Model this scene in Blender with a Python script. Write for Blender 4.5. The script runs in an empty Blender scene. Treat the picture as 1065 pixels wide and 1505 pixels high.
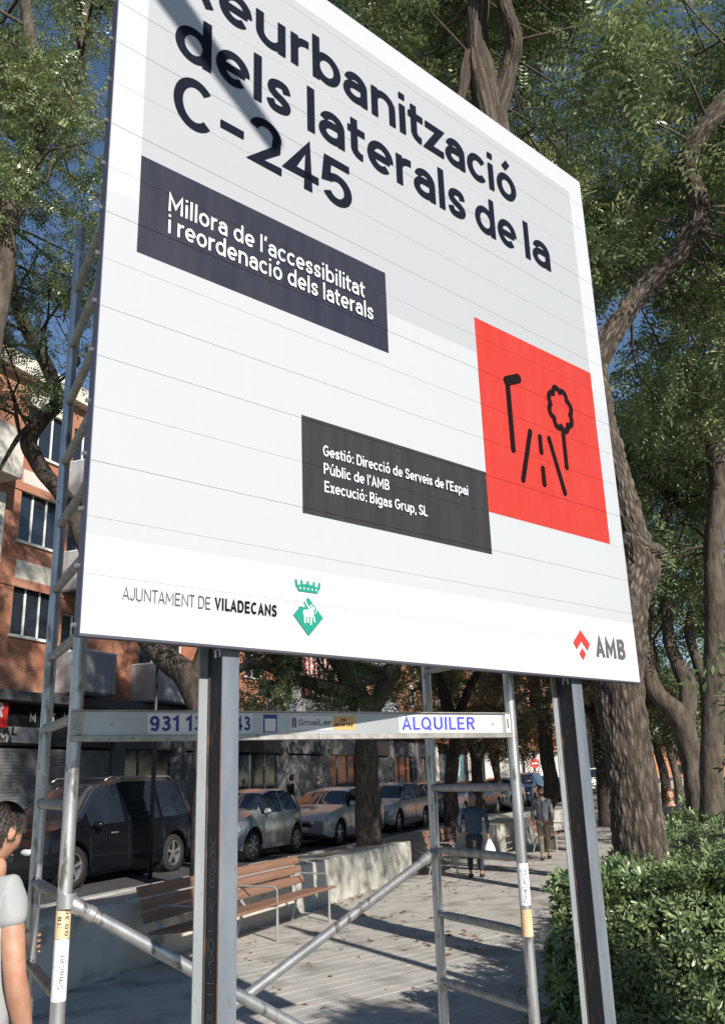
import bpy, math, random
import numpy as np
from mathutils import Vector, Matrix, noise
random.seed(7); rng = np.random.default_rng(7)
sc = bpy.context.scene; col = sc.collection
R = math.radians
# ---------------------------------------------------------------- camera
CH = 2.0; FPX = 1296.0; CX, CY = 532.5, 752.5
_zc = np.array([-141.5, 4282.5, 1296.0]); _zc /= np.linalg.norm(_zc)
cw = np.array([0, math.sqrt(1 - _zc[2]**2), _zc[2]])
_ry = -_zc[0]*_zc[2]/cw[1]; cr = np.array([math.sqrt(1 - _zc[0]**2 - _ry**2), _ry, _zc[0]]); cu = np.cross(cr, cw)
cd = bpy.data.cameras.new('camera'); cam = bpy.data.objects.new('camera', cd); col.objects.link(cam); sc.camera = cam
cd.sensor_fit = 'VERTICAL'; cd.sensor_height = 36.0; cd.lens = FPX/1505*36; cd.clip_start = .05; cd.clip_end = 3000
cam.matrix_world = Matrix(((cr[0], cu[0], -cw[0], 0), (cr[1], cu[1], -cw[1], 0), (cr[2], cu[2], -cw[2], CH), (0, 0, 0, 1)))
# ---------------------------------------------------------------- light
SUN_AZ, SUN_EL = 150.0, 28.0
wd = bpy.data.worlds.new('World'); sc.world = wd; wd.use_nodes = True
nt = wd.node_tree; bg = nt.nodes['Background']
sky = nt.nodes.new('ShaderNodeTexSky'); sky.sky_type = 'NISHITA'; sky.sun_disc = False
sky.sun_elevation = R(SUN_EL); sky.sun_rotation = R(SUN_AZ); sky.air_density = 1.0; sky.dust_density = .0; sky.ozone_density = 3.0
nt.links.new(sky.outputs[0], bg.inputs[0]); bg.inputs[1].default_value = .085
sl = bpy.data.lights.new('sun', 'SUN'); sl.energy = 5.0; sl.angle = R(.53); sl.color = (1, .94, .85)
so = bpy.data.objects.new('sun', sl); col.objects.link(so)
sd = Vector((math.sin(R(SUN_AZ))*math.cos(R(SUN_EL)), math.cos(R(SUN_AZ))*math.cos(R(SUN_EL)), math.sin(R(SUN_EL))))
so.rotation_euler = sd.to_track_quat('Z', 'Y').to_euler(); so.location = (8, -12, 14)
sc.view_settings.view_transform = 'Standard'; sc.view_settings.look = 'None'; sc.view_settings.gamma = 1
sc.view_settings.exposure = .38
# ---------------------------------------------------------------- helpers
def at(x, y, Y):
    d = (x-CX)/FPX*cr - (y-CY)/FPX*cu + cw
    return Vector((0, 0, CH)) + Vector(d)*(Y/d[1])
SA, CA = math.sin(R(22)), math.cos(R(22))
def rd(a, p, z=0): return Vector((a*SA - p*CA, a*CA + p*SA, z))      # street frame: a along it, p across
ORG = {}
def _setp(o, label=None, cat=None, group=None, kind=None):
    if label: o['label'] = label
    if cat: o['category'] = cat
    if group: o['group'] = group
    if kind: o['kind'] = kind
    return o
def thing(name, label, cat, loc=(0, 0, 0), group=None, rz=0):
    o = bpy.data.objects.new(name, None); col.objects.link(o); o.location = loc; o.rotation_euler.z = rz
    o.empty_display_size = .2; ORG[o.name] = Vector(loc)
    return _setp(o, label, cat, group)
def mk(name, V, F, m, parent=None, smooth=False, mats=None, fm=None, attr=None):
    me = bpy.data.meshes.new(name)
    V = np.asarray(V, dtype=np.float32).reshape(-1, 3)
    org = ORG.get(parent.name, Vector()) if parent is not None else Vector()
    V = V - np.array(org, dtype=np.float32)
    if isinstance(F, np.ndarray):
        n, k = F.shape
        me.vertices.add(len(V)); me.vertices.foreach_set('co', V.ravel())
        me.loops.add(n*k); me.loops.foreach_set('vertex_index', F.ravel().astype(np.int32))
        me.polygons.add(n); me.polygons.foreach_set('loop_start', np.arange(0, n*k, k, dtype=np.int32))
        me.polygons.foreach_set('loop_total', np.full(n, k, dtype=np.int32))
        me.update(calc_edges=True)
    else:
        me.from_pydata([tuple(map(float, v)) for v in V], [], [tuple(f) for f in F]); me.update()
    for mm in (mats or [m]): me.materials.append(mm)
    if fm is not None: me.polygons.foreach_set('material_index', np.asarray(fm, dtype=np.int32))
    if smooth: me.polygons.foreach_set('use_smooth', np.ones(len(me.polygons), dtype=bool))
    if attr is not None:
        at_ = me.attributes.new('tone', 'FLOAT', 'FACE'); at_.data.foreach_set('value', np.asarray(attr, dtype=np.float32))
    o = bpy.data.objects.new(name, me); col.objects.link(o)
    if parent is not None: o.parent = parent
    ORG[o.name] = org
    return o
def link_copy(o, parent, loc=None, rot=None):
    c = o.copy(); col.objects.link(c); c.parent = parent
    if loc is not None: c.location = loc
    if rot is not None: c.rotation_euler = rot
    ORG[c.name] = ORG.get(o.name, Vector()); return c
def copy_tree(o, parent=None):
    kids = list(o.children)
    c = o.copy(); col.objects.link(c); c.parent = parent; ORG[c.name] = ORG.get(o.name, Vector())
    for k in kids: copy_tree(k, c)
    return c
class MB:
    """collects simple solids into one mesh"""
    def __init__(s): s.V = []; s.F = []
    def add(s, V, F):
        b = len(s.V); s.V += [tuple(v) for v in V]; s.F += [tuple(b+i for i in f) for f in F]; return s
    def obox(s, c, X, Y, Z, bev=0):      # centre and three half-axis vectors
        c, X, Y, Z = map(Vector, (c, X, Y, Z))
        if bev <= 0:
            V = [c+a*X+b*Y+d*Z for a in (-1, 1) for b in (-1, 1) for d in (-1, 1)]
            return s.add(V, [(0, 1, 3, 2), (4, 6, 7, 5), (0, 4, 5, 1), (2, 3, 7, 6), (0, 2, 6, 4), (1, 5, 7, 3)])
        lx, ly, lz = X.length, Y.length, Z.length; V = []; idx = {}
        for a in (-1, 1):
            for b in (-1, 1):
                for d in (-1, 1):
                    for ax in range(3):
                        f = [1, 1, 1]
                        for k in range(3):
                            if k != ax: f[k] = 1 - bev/(lx, ly, lz)[k]
                        idx[(a, b, d, ax)] = len(V); V.append(c+X*a*f[0]+Y*b*f[1]+Z*d*f[2])
        F = []
        for a in (-1, 1):
            q = [(a, -1, -1, 0), (a, 1, -1, 0), (a, 1, 1, 0), (a, -1, 1, 0)]; F.append([idx[k] for k in (q if a > 0 else q[::-1])])
            q = [(-1, a, -1, 1), (-1, a, 1, 1), (1, a, 1, 1), (1, a, -1, 1)]; F.append([idx[k] for k in (q if a > 0 else q[::-1])])
            q = [(-1, -1, a, 2), (1, -1, a, 2), (1, 1, a, 2), (-1, 1, a, 2)]; F.append([idx[k] for k in (q if a > 0 else q[::-1])])
        for a in (-1, 1):
            for b in (-1, 1):
                F.append([idx[(a, b, -1, 0)], idx[(a, b, 1, 0)], idx[(a, b, 1, 1)], idx[(a, b, -1, 1)]])
                F.append([idx[(a, -1, b, 0)], idx[(a, 1, b, 0)], idx[(a, 1, b, 2)], idx[(a, -1, b, 2)]])
                F.append([idx[(-1, a, b, 1)], idx[(1, a, b, 1)], idx[(1, a, b, 2)], idx[(-1, a, b, 2)]])
                for d in (-1, 1): F.append([idx[(a, b, d, 0)], idx[(a, b, d, 1)], idx[(a, b, d, 2)]])
        return s.add(V, F)
    def box(s, x0, x1, y0, y1, z0, z1, bev=0):
        return s.obox(((x0+x1)/2, (y0+y1)/2, (z0+z1)/2), ((x1-x0)/2, 0, 0), (0, (y1-y0)/2, 0), (0, 0, (z1-z0)/2), bev)
    def rbox(s, a0, a1, p0, p1, z0, z1, bev=0):       # box in the street frame
        return s.obox(rd((a0+a1)/2, (p0+p1)/2, (z0+z1)/2), rd((a1-a0)/2, 0), rd(0, (p1-p0)/2), (0, 0, (z1-z0)/2), bev)
    def tube(s, pts, r, n=10, cap=True):
        P = [Vector(p) for p in pts]; rr = r if isinstance(r, (list, tuple)) else [r]*len(P)
        t0 = (P[1]-P[0]).normalized(); up = Vector((0, 0, 1)) if abs(t0.z) < .9 else Vector((1, 0, 0))
        a = t0.cross(up).normalized(); V = []; F = []
        for i, p in enumerate(P):
            t = (P[min(i+1, len(P)-1)]-P[max(i-1, 0)]).normalized(); a = (a - t*a.dot(t)).normalized(); b = t.cross(a)
            for k in range(n):
                q = 2*math.pi*k/n; V.append(p+(a*math.cos(q)+b*math.sin(q))*rr[i])
        for i in range(len(P)-1):
            for k in range(n): F.append((i*n+k, i*n+(k+1) % n, (i+1)*n+(k+1) % n, (i+1)*n+k))
        if cap: F.append(tuple(range(n))[::-1]); F.append(tuple((len(P)-1)*n+k for k in range(n)))
        return s.add(V, F)
    def lathe(s, prof, c, axis, n=24):                 # prof: (radius, along axis)
        c = Vector(c); ax = Vector(axis).normalized(); up = Vector((0, 0, 1)) if abs(ax.z) < .9 else Vector((1, 0, 0))
        a = ax.cross(up).normalized(); b = ax.cross(a); V = []; F = []
        for (r, h) in prof:
            for k in range(n):
                q = 2*math.pi*k/n; V.append(c+ax*h+(a*math.cos(q)+b*math.sin(q))*r)
        for i in range(len(prof)-1):
            for k in range(n): F.append((i*n+k, i*n+(k+1) % n, (i+1)*n+(k+1) % n, (i+1)*n+k))
        return s.add(V, F)
    def ell(s, c, rx, ry, rz, nu=14, nv=9):
        c = Vector(c); V = []; F = []
        for j in range(nv+1):
            ph = math.pi*j/nv
            for i in range(nu):
                th = 2*math.pi*i/nu; V.append(c+Vector((rx*math.sin(ph)*math.cos(th), ry*math.sin(ph)*math.sin(th), rz*math.cos(ph))))
        for j in range(nv):
            for i in range(nu): F.append((j*nu+i, (j+1)*nu+i, (j+1)*nu+(i+1) % nu, j*nu+(i+1) % nu))
        return s.add(V, F)
    def go(s, name, m, parent=None, smooth=False, **k):
        o = mk(name, s.V, s.F, m, parent, smooth=smooth, **k)
        if smooth == 'auto':
            try: o.data.set_sharp_from_angle(angle=R(38))
            except Exception: pass
        return o
# ---------------------------------------------------------------- materials
def mat(name, c1, c2=None, rough=.6, metal=0, scale=8, stretch=(1, 1, 1), bump=0, bscale=None, detail=5, spec=.5, ramp=(.35, .65),
        transl=0, spot=None, spotscale=20, spotpos=(.62, .68), coat=0, brick=None, tone=None, alpha=None, trans=0, coord='Object'):
    m = bpy.data.materials.new(name); m.use_nodes = True; t = m.node_tree; N = t.nodes; L = t.links; b = N['Principled BSDF']
    b.inputs['Roughness'].default_value = rough; b.inputs['Metallic'].default_value = metal
    b.inputs['Specular IOR Level'].default_value = spec; b.inputs['Coat Weight'].default_value = coat; b.inputs['Coat Roughness'].default_value = .06
    b.inputs['Transmission Weight'].default_value = trans
    tc = N.new('ShaderNodeTexCoord'); mp = N.new('ShaderNodeMapping'); L.new(N.new('ShaderNodeNewGeometry').outputs['Position'] if coord == 'World' else tc.outputs[coord], mp.inputs[0]); mp.inputs['Scale'].default_value = stretch
    def nz(sc_, det=detail):
        n = N.new('ShaderNodeTexNoise'); n.inputs['Scale'].default_value = sc_; n.inputs['Detail'].default_value = det; L.new(mp.outputs[0], n.inputs[0]); return n
    def rmp(a, b_, src):
        r = N.new('ShaderNodeMapRange'); r.inputs[1].default_value = a; r.inputs[2].default_value = b_; L.new(src, r.inputs[0]); return r
    def mix(f, A, B):
        x = N.new('ShaderNodeMix'); x.data_type = 'RGBA'
        L.new(f, x.inputs[0])
        for k, v in ((6, A), (7, B)):
            if isinstance(v, tuple): x.inputs[k].default_value = (*v, 1)
            else: L.new(v, x.inputs[k])
        return x.outputs[2]
    out = None
    if brick:
        bt = N.new('ShaderNodeTexBrick'); L.new(mp.outputs[0], bt.inputs[0])
        bt.inputs['Color1'].default_value = (*brick[0], 1); bt.inputs['Color2'].default_value = (*brick[1], 1); bt.inputs['Mortar'].default_value = (*brick[2], 1)
        bt.inputs['Scale'].default_value = 1; bt.inputs['Brick Width'].default_value = brick[3]; bt.inputs['Row Height'].default_value = brick[4]; bt.inputs['Mortar Size'].default_value = brick[5]
        out = mix(rmp(.35, .75, nz(scale).outputs[0]).outputs[0], bt.outputs[0], c1)
    elif tone:                                           # per-leaf colour: an own attribute of every leaf cluster
        g = N.new('ShaderNodeAttribute'); g.attribute_name = 'tone'; cr_ = N.new('ShaderNodeValToRGB'); L.new(g.outputs['Fac'], cr_.inputs[0])
        el = cr_.color_ramp.elements; el[0].position = tone[0][0]; el[0].color = (*tone[0][1], 1); el[1].position = tone[-1][0]; el[1].color = (*tone[-1][1], 1)
        for p_, c_ in tone[1:-1]: e = el.new(p_); e.color = (*c_, 1)
        out = cr_.outputs[0]
    elif c2: out = mix(rmp(*ramp, nz(scale).outputs[0]).outputs[0], c1, c2)
    if spot:
        out = mix(rmp(*spotpos, nz(spotscale).outputs[0]).outputs[0], out if out is not None else c1, spot)
    if out is not None: L.new(out, b.inputs['Base Color'])
    else: b.inputs['Base Color'].default_value = (*c1, 1)
    if bump:
        bp = N.new('ShaderNodeBump'); bp.inputs['Strength'].default_value = 1; bp.inputs['Distance'].default_value = bump
        L.new(nz(bscale or scale).outputs[0], bp.inputs['Height']); L.new(bp.outputs[0], b.inputs['Normal'])
    if transl:
        tr = N.new('ShaderNodeBsdfTranslucent'); ms = N.new('ShaderNodeMixShader'); ms.inputs[0].default_value = transl
        if out is not None: L.new(out, tr.inputs[0])
        else: tr.inputs[0].default_value = (*c1, 1)
        L.new(b.outputs[0], ms.inputs[1]); L.new(tr.outputs[0], ms.inputs[2]); L.new(ms.outputs[0], N['Material Output'].inputs[0])
    return m
M = {}
M['alu'] = mat('aluminium tube', (.40, .405, .41), (.56, .56, .56), rough=.38, metal=.75, scale=14, stretch=(1, 1, .35), bump=.0006, bscale=60, spot=(.22, .21, .19), spotscale=22, spotpos=(.58, .66))
M['aludirty'] = mat('dull aluminium', (.27, .26, .235), (.42, .405, .375), rough=.5, metal=.5, scale=18, bump=.0006, bscale=70, spot=(.2, .18, .16), spotscale=40)
M['flange'] = mat('mill steel flange', (.115, .135, .165), (.19, .215, .245), rough=.6, metal=.1, scale=7, stretch=(1, 1, .3), spot=(.17, .12, .10), spotscale=55, spotpos=(.64, .7), bump=.0004, bscale=90)
M['flange2'] = mat('pale mill steel flange', (.24, .265, .285), (.33, .35, .365), rough=.6, metal=.1, scale=7, stretch=(1, 1, .3), spot=(.17, .12, .10), spotscale=55, spotpos=(.64, .7), bump=.0004, bscale=90)
M['web'] = mat('rusty steel web', (.045, .042, .043), (.066, .059, .057), rough=.85, metal=0, scale=10, stretch=(1, 1, .3), spot=(.15, .08, .05), spotscale=30, bump=.0005, bscale=80)
M['rust'] = mat('orange rust', (.36, .17, .07), (.17, .09, .06), rough=.9, scale=30, stretch=(1, 1, .4))
M['chalk'] = mat('chalk', (.30, .28, .27), rough=.95)
M['bolt'] = mat('zinc bolt', (.6, .6, .6), rough=.35, metal=.9)
M['asphalt'] = mat('asphalt', (.045, .045, .048), (.07, .07, .072), rough=.9, scale=3, bump=.003, bscale=120)
M['paver'] = mat('paving slab', (.42, .40, .365), (.49, .465, .425), rough=.88, scale=2.2, bump=.0012, bscale=90, spot=(.27, .255, .23), spotscale=1.7, spotpos=(.5, .68), coord='World')
M['joint'] = mat('paving joint', (.24, .225, .2), (.30, .28, .25), rough=.95, scale=10)
M['concrete'] = mat('board marked concrete', (.46, .44, .39), (.58, .56, .50), rough=.9, scale=1.6, stretch=(1, 1, 1.5), bump=.006, bscale=14, spot=(.25, .235, .2), spotscale=2.4, spotpos=(.56, .7))
M['soil'] = mat('dusty soil', (.30, .27, .22), (.48, .44, .37), rough=.95, scale=1.6, bump=.02, bscale=20, spot=(.1, .085, .065), spotscale=9)
M['kerb'] = mat('kerb stone', (.33, .32, .30), (.42, .41, .39), rough=.9, scale=4)
M['bark'] = mat('ridged bark', (.045, .034, .026), (.20, .165, .13), rough=.95, bump=.012, bscale=40, stretch=(1, 1, .3), tone=[(0, (.02, .015, .011)), (.4, (.075, .058, .044)), (1, (.185, .15, .118))])
M['bark2'] = mat('brown bark', (.05, .038, .028), (.125, .10, .078), rough=.95, scale=14, stretch=(1, 1, .3), bump=.015, bscale=24)
M['bark_shaded'] = mat('shade-darkened bark', (.028, .021, .016), (.075, .058, .045), rough=.95, scale=14, stretch=(1, 1, .3), bump=.015, bscale=24)  # darker copy of the brown bark, with shade put into its colour
M['twig'] = mat('twig bark', (.055, .042, .032), (.10, .08, .06), rough=.95, scale=10)
M['brick'] = mat('red brick', (.40, .15, .085), rough=.9, scale=.5, brick=((.46, .195, .115), (.38, .15, .09), (.43, .29, .21), .25, .068, .01))
M['stucco'] = mat('orange render', (.56, .25, .13), (.62, .30, .17), rough=.9, scale=1)
M['cream'] = mat('cream render', (.62, .58, .50), (.70, .66, .58), rough=.85, scale=1.2)
M['grey'] = mat('grey render', (.10, .10, .105), (.14, .142, .15), rough=.85, scale=1.1)
M['shutter'] = mat('grey roller shutter', (.15, .155, .16), (.22, .225, .23), rough=.5, metal=.3, scale=3)
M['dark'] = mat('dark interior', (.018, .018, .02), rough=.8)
M['glass'] = mat('window glass', (.02, .026, .035), rough=.06, spec=.9)
M['white'] = mat('white paint', (.78, .78, .76), rough=.5)
M['black'] = mat('black paint', (.02, .02, .022), rough=.45)
M['red'] = mat('red paint', (.62, .03, .025), rough=.5)
M['panelgrey'] = mat('grey balcony panel', (.32, .325, .335), (.38, .385, .40), rough=.6, scale=2, stretch=(3, 3, .5))
M['awning'] = None
M['skin'] = mat('skin', (.50, .28, .19), (.44, .215, .14), rough=.55, scale=22, bump=.0008, bscale=180, spot=(.40, .17, .11), spotscale=60, spotpos=(.62, .8))
M['hair'] = mat('black hair', (.016, .012, .010), (.045, .034, .027), rough=.55, scale=60, stretch=(1, 1, .3), bump=.004, bscale=150)
M['tee'] = mat('grey T-shirt cloth', (.34, .35, .355), (.38, .39, .395), rough=.9, scale=6, bump=.004, bscale=9)
M['jeans'] = mat('dark trousers', (.03, .035, .05), rough=.9)
M['wood'] = mat('reddish bench wood', (.20, .105, .07), (.28, .155, .105), rough=.6, scale=5, stretch=(.3, 6, 6))
M['benchsteel'] = mat('bench steel', (.38, .38, .38), rough=.5, metal=.5)
M['tyre'] = mat('tyre', (.018, .018, .018), rough=.85)
M['rim'] = mat('alloy rim', (.55, .56, .57), rough=.3, metal=.8)
M['carglass'] = mat('car glass', (.015, .02, .03), rough=.04, spec=1.0)
M['lamp'] = mat('headlight glass', (.72, .74, .76), rough=.12, spec=1, metal=.3)
M['leaf'] = mat('pinnate leaves', (.1, .1, .1), rough=.36, spec=.6, transl=.26, tone=[(0, (.055, .09, .035)), (.3, (.13, .185, .08)), (.64, (.25, .315, .14)), (1, (.42, .44, .21))])
M['leafbrown'] = mat('autumn leaves', (.1, .1, .1), rough=.7, transl=.30, tone=[(0, (.06, .065, .035)), (.5, (.14, .11, .06)), (1, (.30, .19, .11))])
M['hedge'] = mat('glossy hedge leaves', (.1, .1, .1), rough=.36, spec=.6, transl=.22, tone=[(0, (.08, .13, .055)), (.6, (.18, .25, .105)), (.93, (.27, .34, .15)), (1, (.28, .38, .08))])
M['core'] = mat('hedge light block', (.012, .014, .008), rough=1)  # near-black fill added so that light stops inside the hedge
# ---------------------------------------------------------------- lettering: a monoline alphabet drawn as strokes (cap height 1)
def _arc(cx, cy, rx, ry, a0, a1, n=None):
    n = n or max(4, int(abs(a1-a0)/13))
    return [(cx+rx*math.cos(R(a0+(a1-a0)*i/n)), cy+ry*math.sin(R(a0+(a1-a0)*i/n))) for i in range(n+1)]
def _crv(P, n=7):
    out = []; Q = [P[0]]+list(P)+[P[-1]]
    for i in range(1, len(Q)-2):
        p0, p1, p2, p3 = Q[i-1:i+3]
        for k in range(n):
            t = k/n
            out.append(tuple(.5*((2*p1[j])+(-p0[j]+p2[j])*t+(2*p0[j]-5*p1[j]+4*p2[j]-p3[j])*t*t+(-p0[j]+3*p1[j]-3*p2[j]+p3[j])*t**3) for j in (0, 1)))
    return out+[P[-1]]
def glyph(ch, w):
    h = w/2; X = .71; B = h; T = X-h; C = 1-h
    acc = None
    if ch in 'óúéÓ': acc = ch; ch = {'ó': 'o', 'ú': 'u', 'é': 'e', 'Ó': 'O'}[ch]
    lw = .63; L = h; Rr = lw-h; m = lw/2; my = X/2; rx = m-h; ry = X/2-h
    S = []; W = lw
    if ch == 'o': S = [('c', _arc(m, my, rx, ry, 0, 345))]
    elif ch == 'd': S = [('c', _arc(m, my, rx, ry, 0, 345)), [(Rr, 0), (Rr, 1)]]
    elif ch == 'b': S = [('c', _arc(m, my, rx, ry, 0, 345)), [(L, 0), (L, 1)]]
    elif ch == 'p': S = [('c', _arc(m, my, rx, ry, 0, 345)), [(L, -.27), (L, X)]]
    elif ch == 'g': S = [('c', _arc(m, my, rx, ry, 0, 345)), [(Rr, X), (Rr, 0)]+_arc(m, -.02, rx, .2, -5, -150)]
    elif ch == 'q': S = [('c', _arc(m, my, rx, ry, 0, 345)), [(Rr, -.27), (Rr, X)]]
    elif ch == 'e': W = .62; S = [[(L, my-.01), (Rr-.01, my-.01)], _arc(m, my, rx, ry, -3, 312)]
    elif ch == 'c': W = .58; S = [_arc(m, my, rx, ry, 42, 318)]
    elif ch == 'a':
        W = .57; r_ = W-h; S = [_arc((L+r_)/2+.01, X-h-.2, (r_-L)/2-.01, .2, 165, 5)+[(r_, .4), (r_, 0)], [(r_, X*.58), (.3, X*.58)]+_arc(.27, X*.29+h*.5, .27-h, X*.29-h*.5, 95, 265)+_arc(.3, X*.29+h*.5, r_-.3, X*.29-h*.5, 272, 350)]
    elif ch == 's':
        W = .52; S = [_crv([(W-h-.02, X-.22), (W*.72, T-.015), (W*.47, T), (h+.055, T-.06), (h+.03, my+.1), (W*.36, my+.02), (W*.62, my-.04), (W-h-.03, my-.12), (W-h-.05, B+.05), (W*.5, B), (W*.26, B+.02), (h, .22)])]
    elif ch == 'n': W = .6; r_ = W-h; S = [[(L, 0), (L, X)], _arc((L+r_)/2, T-.22, (r_-L)/2, .22, 175, 0)+[(r_, 0)]]
    elif ch == 'm': W = .95; S = [[(h, 0), (h, X)], _arc(.28, T-.2, .2, .2, 175, 0)+[(.48, 0)], _arc(.68, T-.2, .2, .2, 175, 0)+[(.88, 0)]]
    elif ch == 'u': W = .6; r_ = W-h; S = [[(r_, 0), (r_, X)], [(L, X), (L, .3)]+_arc((L+r_)/2, B+.22, (r_-L)/2, .22, 180, 355)]
    elif ch == 'h': W = .6; r_ = W-h; S = [[(L, 0), (L, 1)], _arc((L+r_)/2, T-.22, (r_-L)/2, .22, 175, 0)+[(r_, 0)]]
    elif ch == 'r': W = .4; S = [[(L, 0), (L, X)], _arc(L+.27, T-.24, .27, .24, 175, 82)]
    elif ch == 'i': W = w; S = [[(L, 0), (L, X)], [(L, 1-w*.95), (L, 1.0)]]
    elif ch == 'l': W = w; S = [[(L, 0), (L, 1)]]
    elif ch == 't': W = .4; S = [[(.15, .9), (.15, .25)]+_arc(.33, h+.15, .18, .15, 185, 275), [(0, T), (W, T)]]
    elif ch == 'z': W = .52; S = [[(.02, T), (W-w*.55, T), (w*.5, B), (W, B)]]
    elif ch == 'x': W = .55; S = [[(h, 0), (W-h, X)], [(h, X), (W-h, 0)]]
    elif ch == 'v': W = .56; S = [[(h, X), (W/2, h), (W-h, X)]]
    elif ch == 'ñ': W = .6; S = []
    elif ch == 'C': W = .74; S = [_arc(.38, .5, .38-h, .5-h, 45, 315)]
    elif ch == 'G': W = .76; S = [_arc(.38, .5, .38-h, .5-h, 45, 330)+[(.76-h, .48), (.42, .48)]]
    elif ch == 'O': W = .78; S = [('c', _arc(.39, .5, .39-h, .5-h, 0, 345))]
    elif ch == 'Q': W = .8; S = [('c', _arc(.39, .5, .39-h, .5-h, 0, 345)), [(.46, .26), (.74, -.02)]]
    elif ch == 'D': W = .7; S = [('c', [(L, B), (.36, B)]+_arc(.36, .5, .34-h, .5-h, -85, 85)+[(.36, C), (L, C)])]
    elif ch == 'R': W = .66; S = [[(L, 0), (L, C), (.38, C)]+_arc(.38, .72, .24-h+.02, .28-h, 85, -85)+[(.38, .44+h), (L, .44+h)], [(.36, .44), (W-h, 0)]]
    elif ch == 'P': W = .62; S = [[(L, 0), (L, C), (.36, C)]+_arc(.36, .7, .26-h, .3-h, 85, -85)+[(.36, .4+h), (L, .4+h)]]
    elif ch == 'B': W = .64; S = [[(L, .5), (L, C), (.36, C)]+_arc(.36, .75, .22-h+.02, .25-h+.02, 85, -85)+[(.36, .5), (L, .5)], [(L, .5), (.38, .5)]+_arc(.38, .25+h/2, .26-h, .25-h/2, 85, -85)+[(.38, B), (L, B), (L, .55)]]
    elif ch == 'A': W = .7; S = [[(h*.8, 0), (W/2, C), (W-h*.8, 0)], [(.15, .3), (W-.15, .3)]]
    elif ch == 'M': W = .84; S = [[(L, 0), (L, C-.02), (W/2, .28), (W-h, C-.02), (W-h, 0)]]
    elif ch == 'N': W = .72; S = [[(L, 0), (L, C-.02), (W-h, B+.02), (W-h, 1)]]
    elif ch == 'E': W = .58; S = [[(W, C), (L, C), (L, B), (W, B)], [(L, .5), (W-.05, .5)]]
    elif ch == 'F': W = .56; S = [[(W, C), (L, C), (L, 0)], [(L, .48), (W-.06, .48)]]
    elif ch == 'L': W = .54; S = [[(L, 1), (L, B), (W, B)]]
    elif ch == 'I': W = w; S = [[(L, 0), (L, 1)]]
    elif ch == 'J': W = .5; S = [[(W-h, 1), (W-h, .25)]+_arc(W/2-.01, h+.2, W/2-h, .2, 0, -170)]
    elif ch == 'T': W = .6; S = [[(0, C), (W, C)], [(W/2, C), (W/2, 0)]]
    elif ch == 'U': W = .68; S = [[(L, 1), (L, .3)]+_arc(W/2, h+.24, W/2-h, .24, 180, 360)+[(W-h, 1)]]
    elif ch == 'V': W = .68; S = [[(h*.8, 1), (W/2, h), (W-h*.8, 1)]]
    elif ch == 'S':
        W = .62; S = [_crv([(W-h-.02, .75), (W*.72, C-.03), (W*.47, C), (h+.05, C-.09), (h+.03, .64), (W*.36, .54), (W*.64, .47), (W-h-.03, .36), (W-h-.04, .17), (W*.5, B), (W*.25, B+.03), (h, .25)])]
    elif ch == '-': W = .44; S = [[(0, .42), (W, .42)]]
    elif ch == ':': W = w; S = [[(L, 0), (L, w)], [(L, .5), (L, .5+w)]]
    elif ch == ',': W = w; S = [[(L+.02, w), (L-.05, -.14)]]
    elif ch == "'": W = w; S = [[(L+.03, 1), (L-.02, .74)]]
    elif ch == '2': W = .6; S = [_arc(.3, .7, .3-h, .3-h, 165, -20)+[(.5, .47), (h+.03, B), (W, B)]]
    elif ch == '4': W = .64; S = [[(W-.02, .22+h), (h, .22+h), (.42, C), (.42, 0)]]
    elif ch == '5': W = .6; S = [[(W-.04, C), (.12, C), (.08, .52)]+_arc(.3, .34, .3-h, .34-h, 130, -155)]
    elif ch == '3': W = .6; S = [_arc(.29, .74, .27-h, .26-h, 160, -88)+[(.22, .5)], [(.22, .5)]+_arc(.29, .27+h*.3, .3-h, .27-h*.7, 85, -160)]
    elif ch == '1': W = .4; S = [[(0, .76), (.14, .8), (W-h-.03, C+.02), (W-h-.02, 0)]]
    elif ch == '9': W = .6; S = [('c', _arc(.3, .67, .3-h, .33-h, 0, 345)), _crv([(.6-h, .67), (.59-h, .35), (.48-h*.5, .12), (.3, B), (.1, .16)])]
    elif ch == '0': W = .62; S = [('c', _arc(.31, .5, .31-h, .5-h, 0, 345))]
    elif ch == '7': W = .56; S = [[(0, C), (W-h, C), (.2, 0)]]
    elif ch == ' ': W = .2
    if acc: S = S+[[(W/2-.02, 1.02 if acc in 'óúé' else 1.1), (W/2+.12, 1.2)]] if False else S+[[(W/2-.05, .86), (W/2+.1, 1.06)]]
    return W, S
def stroke_mesh(S, w, fn, V, F, lay):
    """ribbons along polylines; fn maps (u, v, layer) to a point"""
    for s in S:
        closed = isinstance(s, tuple) and s[0] == 'c'; P = [np.array(p, float) for p in (s[1] if closed else s)]
        n = len(P); b = len(V); h = w/2
        for i in range(n):
            pa = P[i-1] if (i > 0 or closed) else None; pb = P[(i+1) % n] if (i < n-1 or closed) else None
            d1 = (P[i]-pa) if pa is not None else None; d2 = (pb-P[i]) if pb is not None else None
            if d1 is None: d1 = d2
            if d2 is None: d2 = d1
            d1 = d1/(np.linalg.norm(d1)+1e-9); d2 = d2/(np.linalg.norm(d2)+1e-9)
            n1 = np.array([-d1[1], d1[0]]); n2 = np.array([-d2[1], d2[0]]); mm = n1+n2; mm /= (np.linalg.norm(mm)+1e-9)
            k = min(1/max(mm@n1, .3), 2.2)*h
            V.append(fn(*(P[i]+mm*k), lay[0])); V.append(fn(*(P[i]-mm*k), lay[0]))
        for i in range(n if closed else n-1):
            j = (i+1) % n; F.append((b+2*i+1, b+2*j+1, b+2*j, b+2*i))
        lay[0] += 1
BEAR = {}
for _c in 'oecdqgaOCGQ': BEAR[_c] = [.55, 1]
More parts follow.
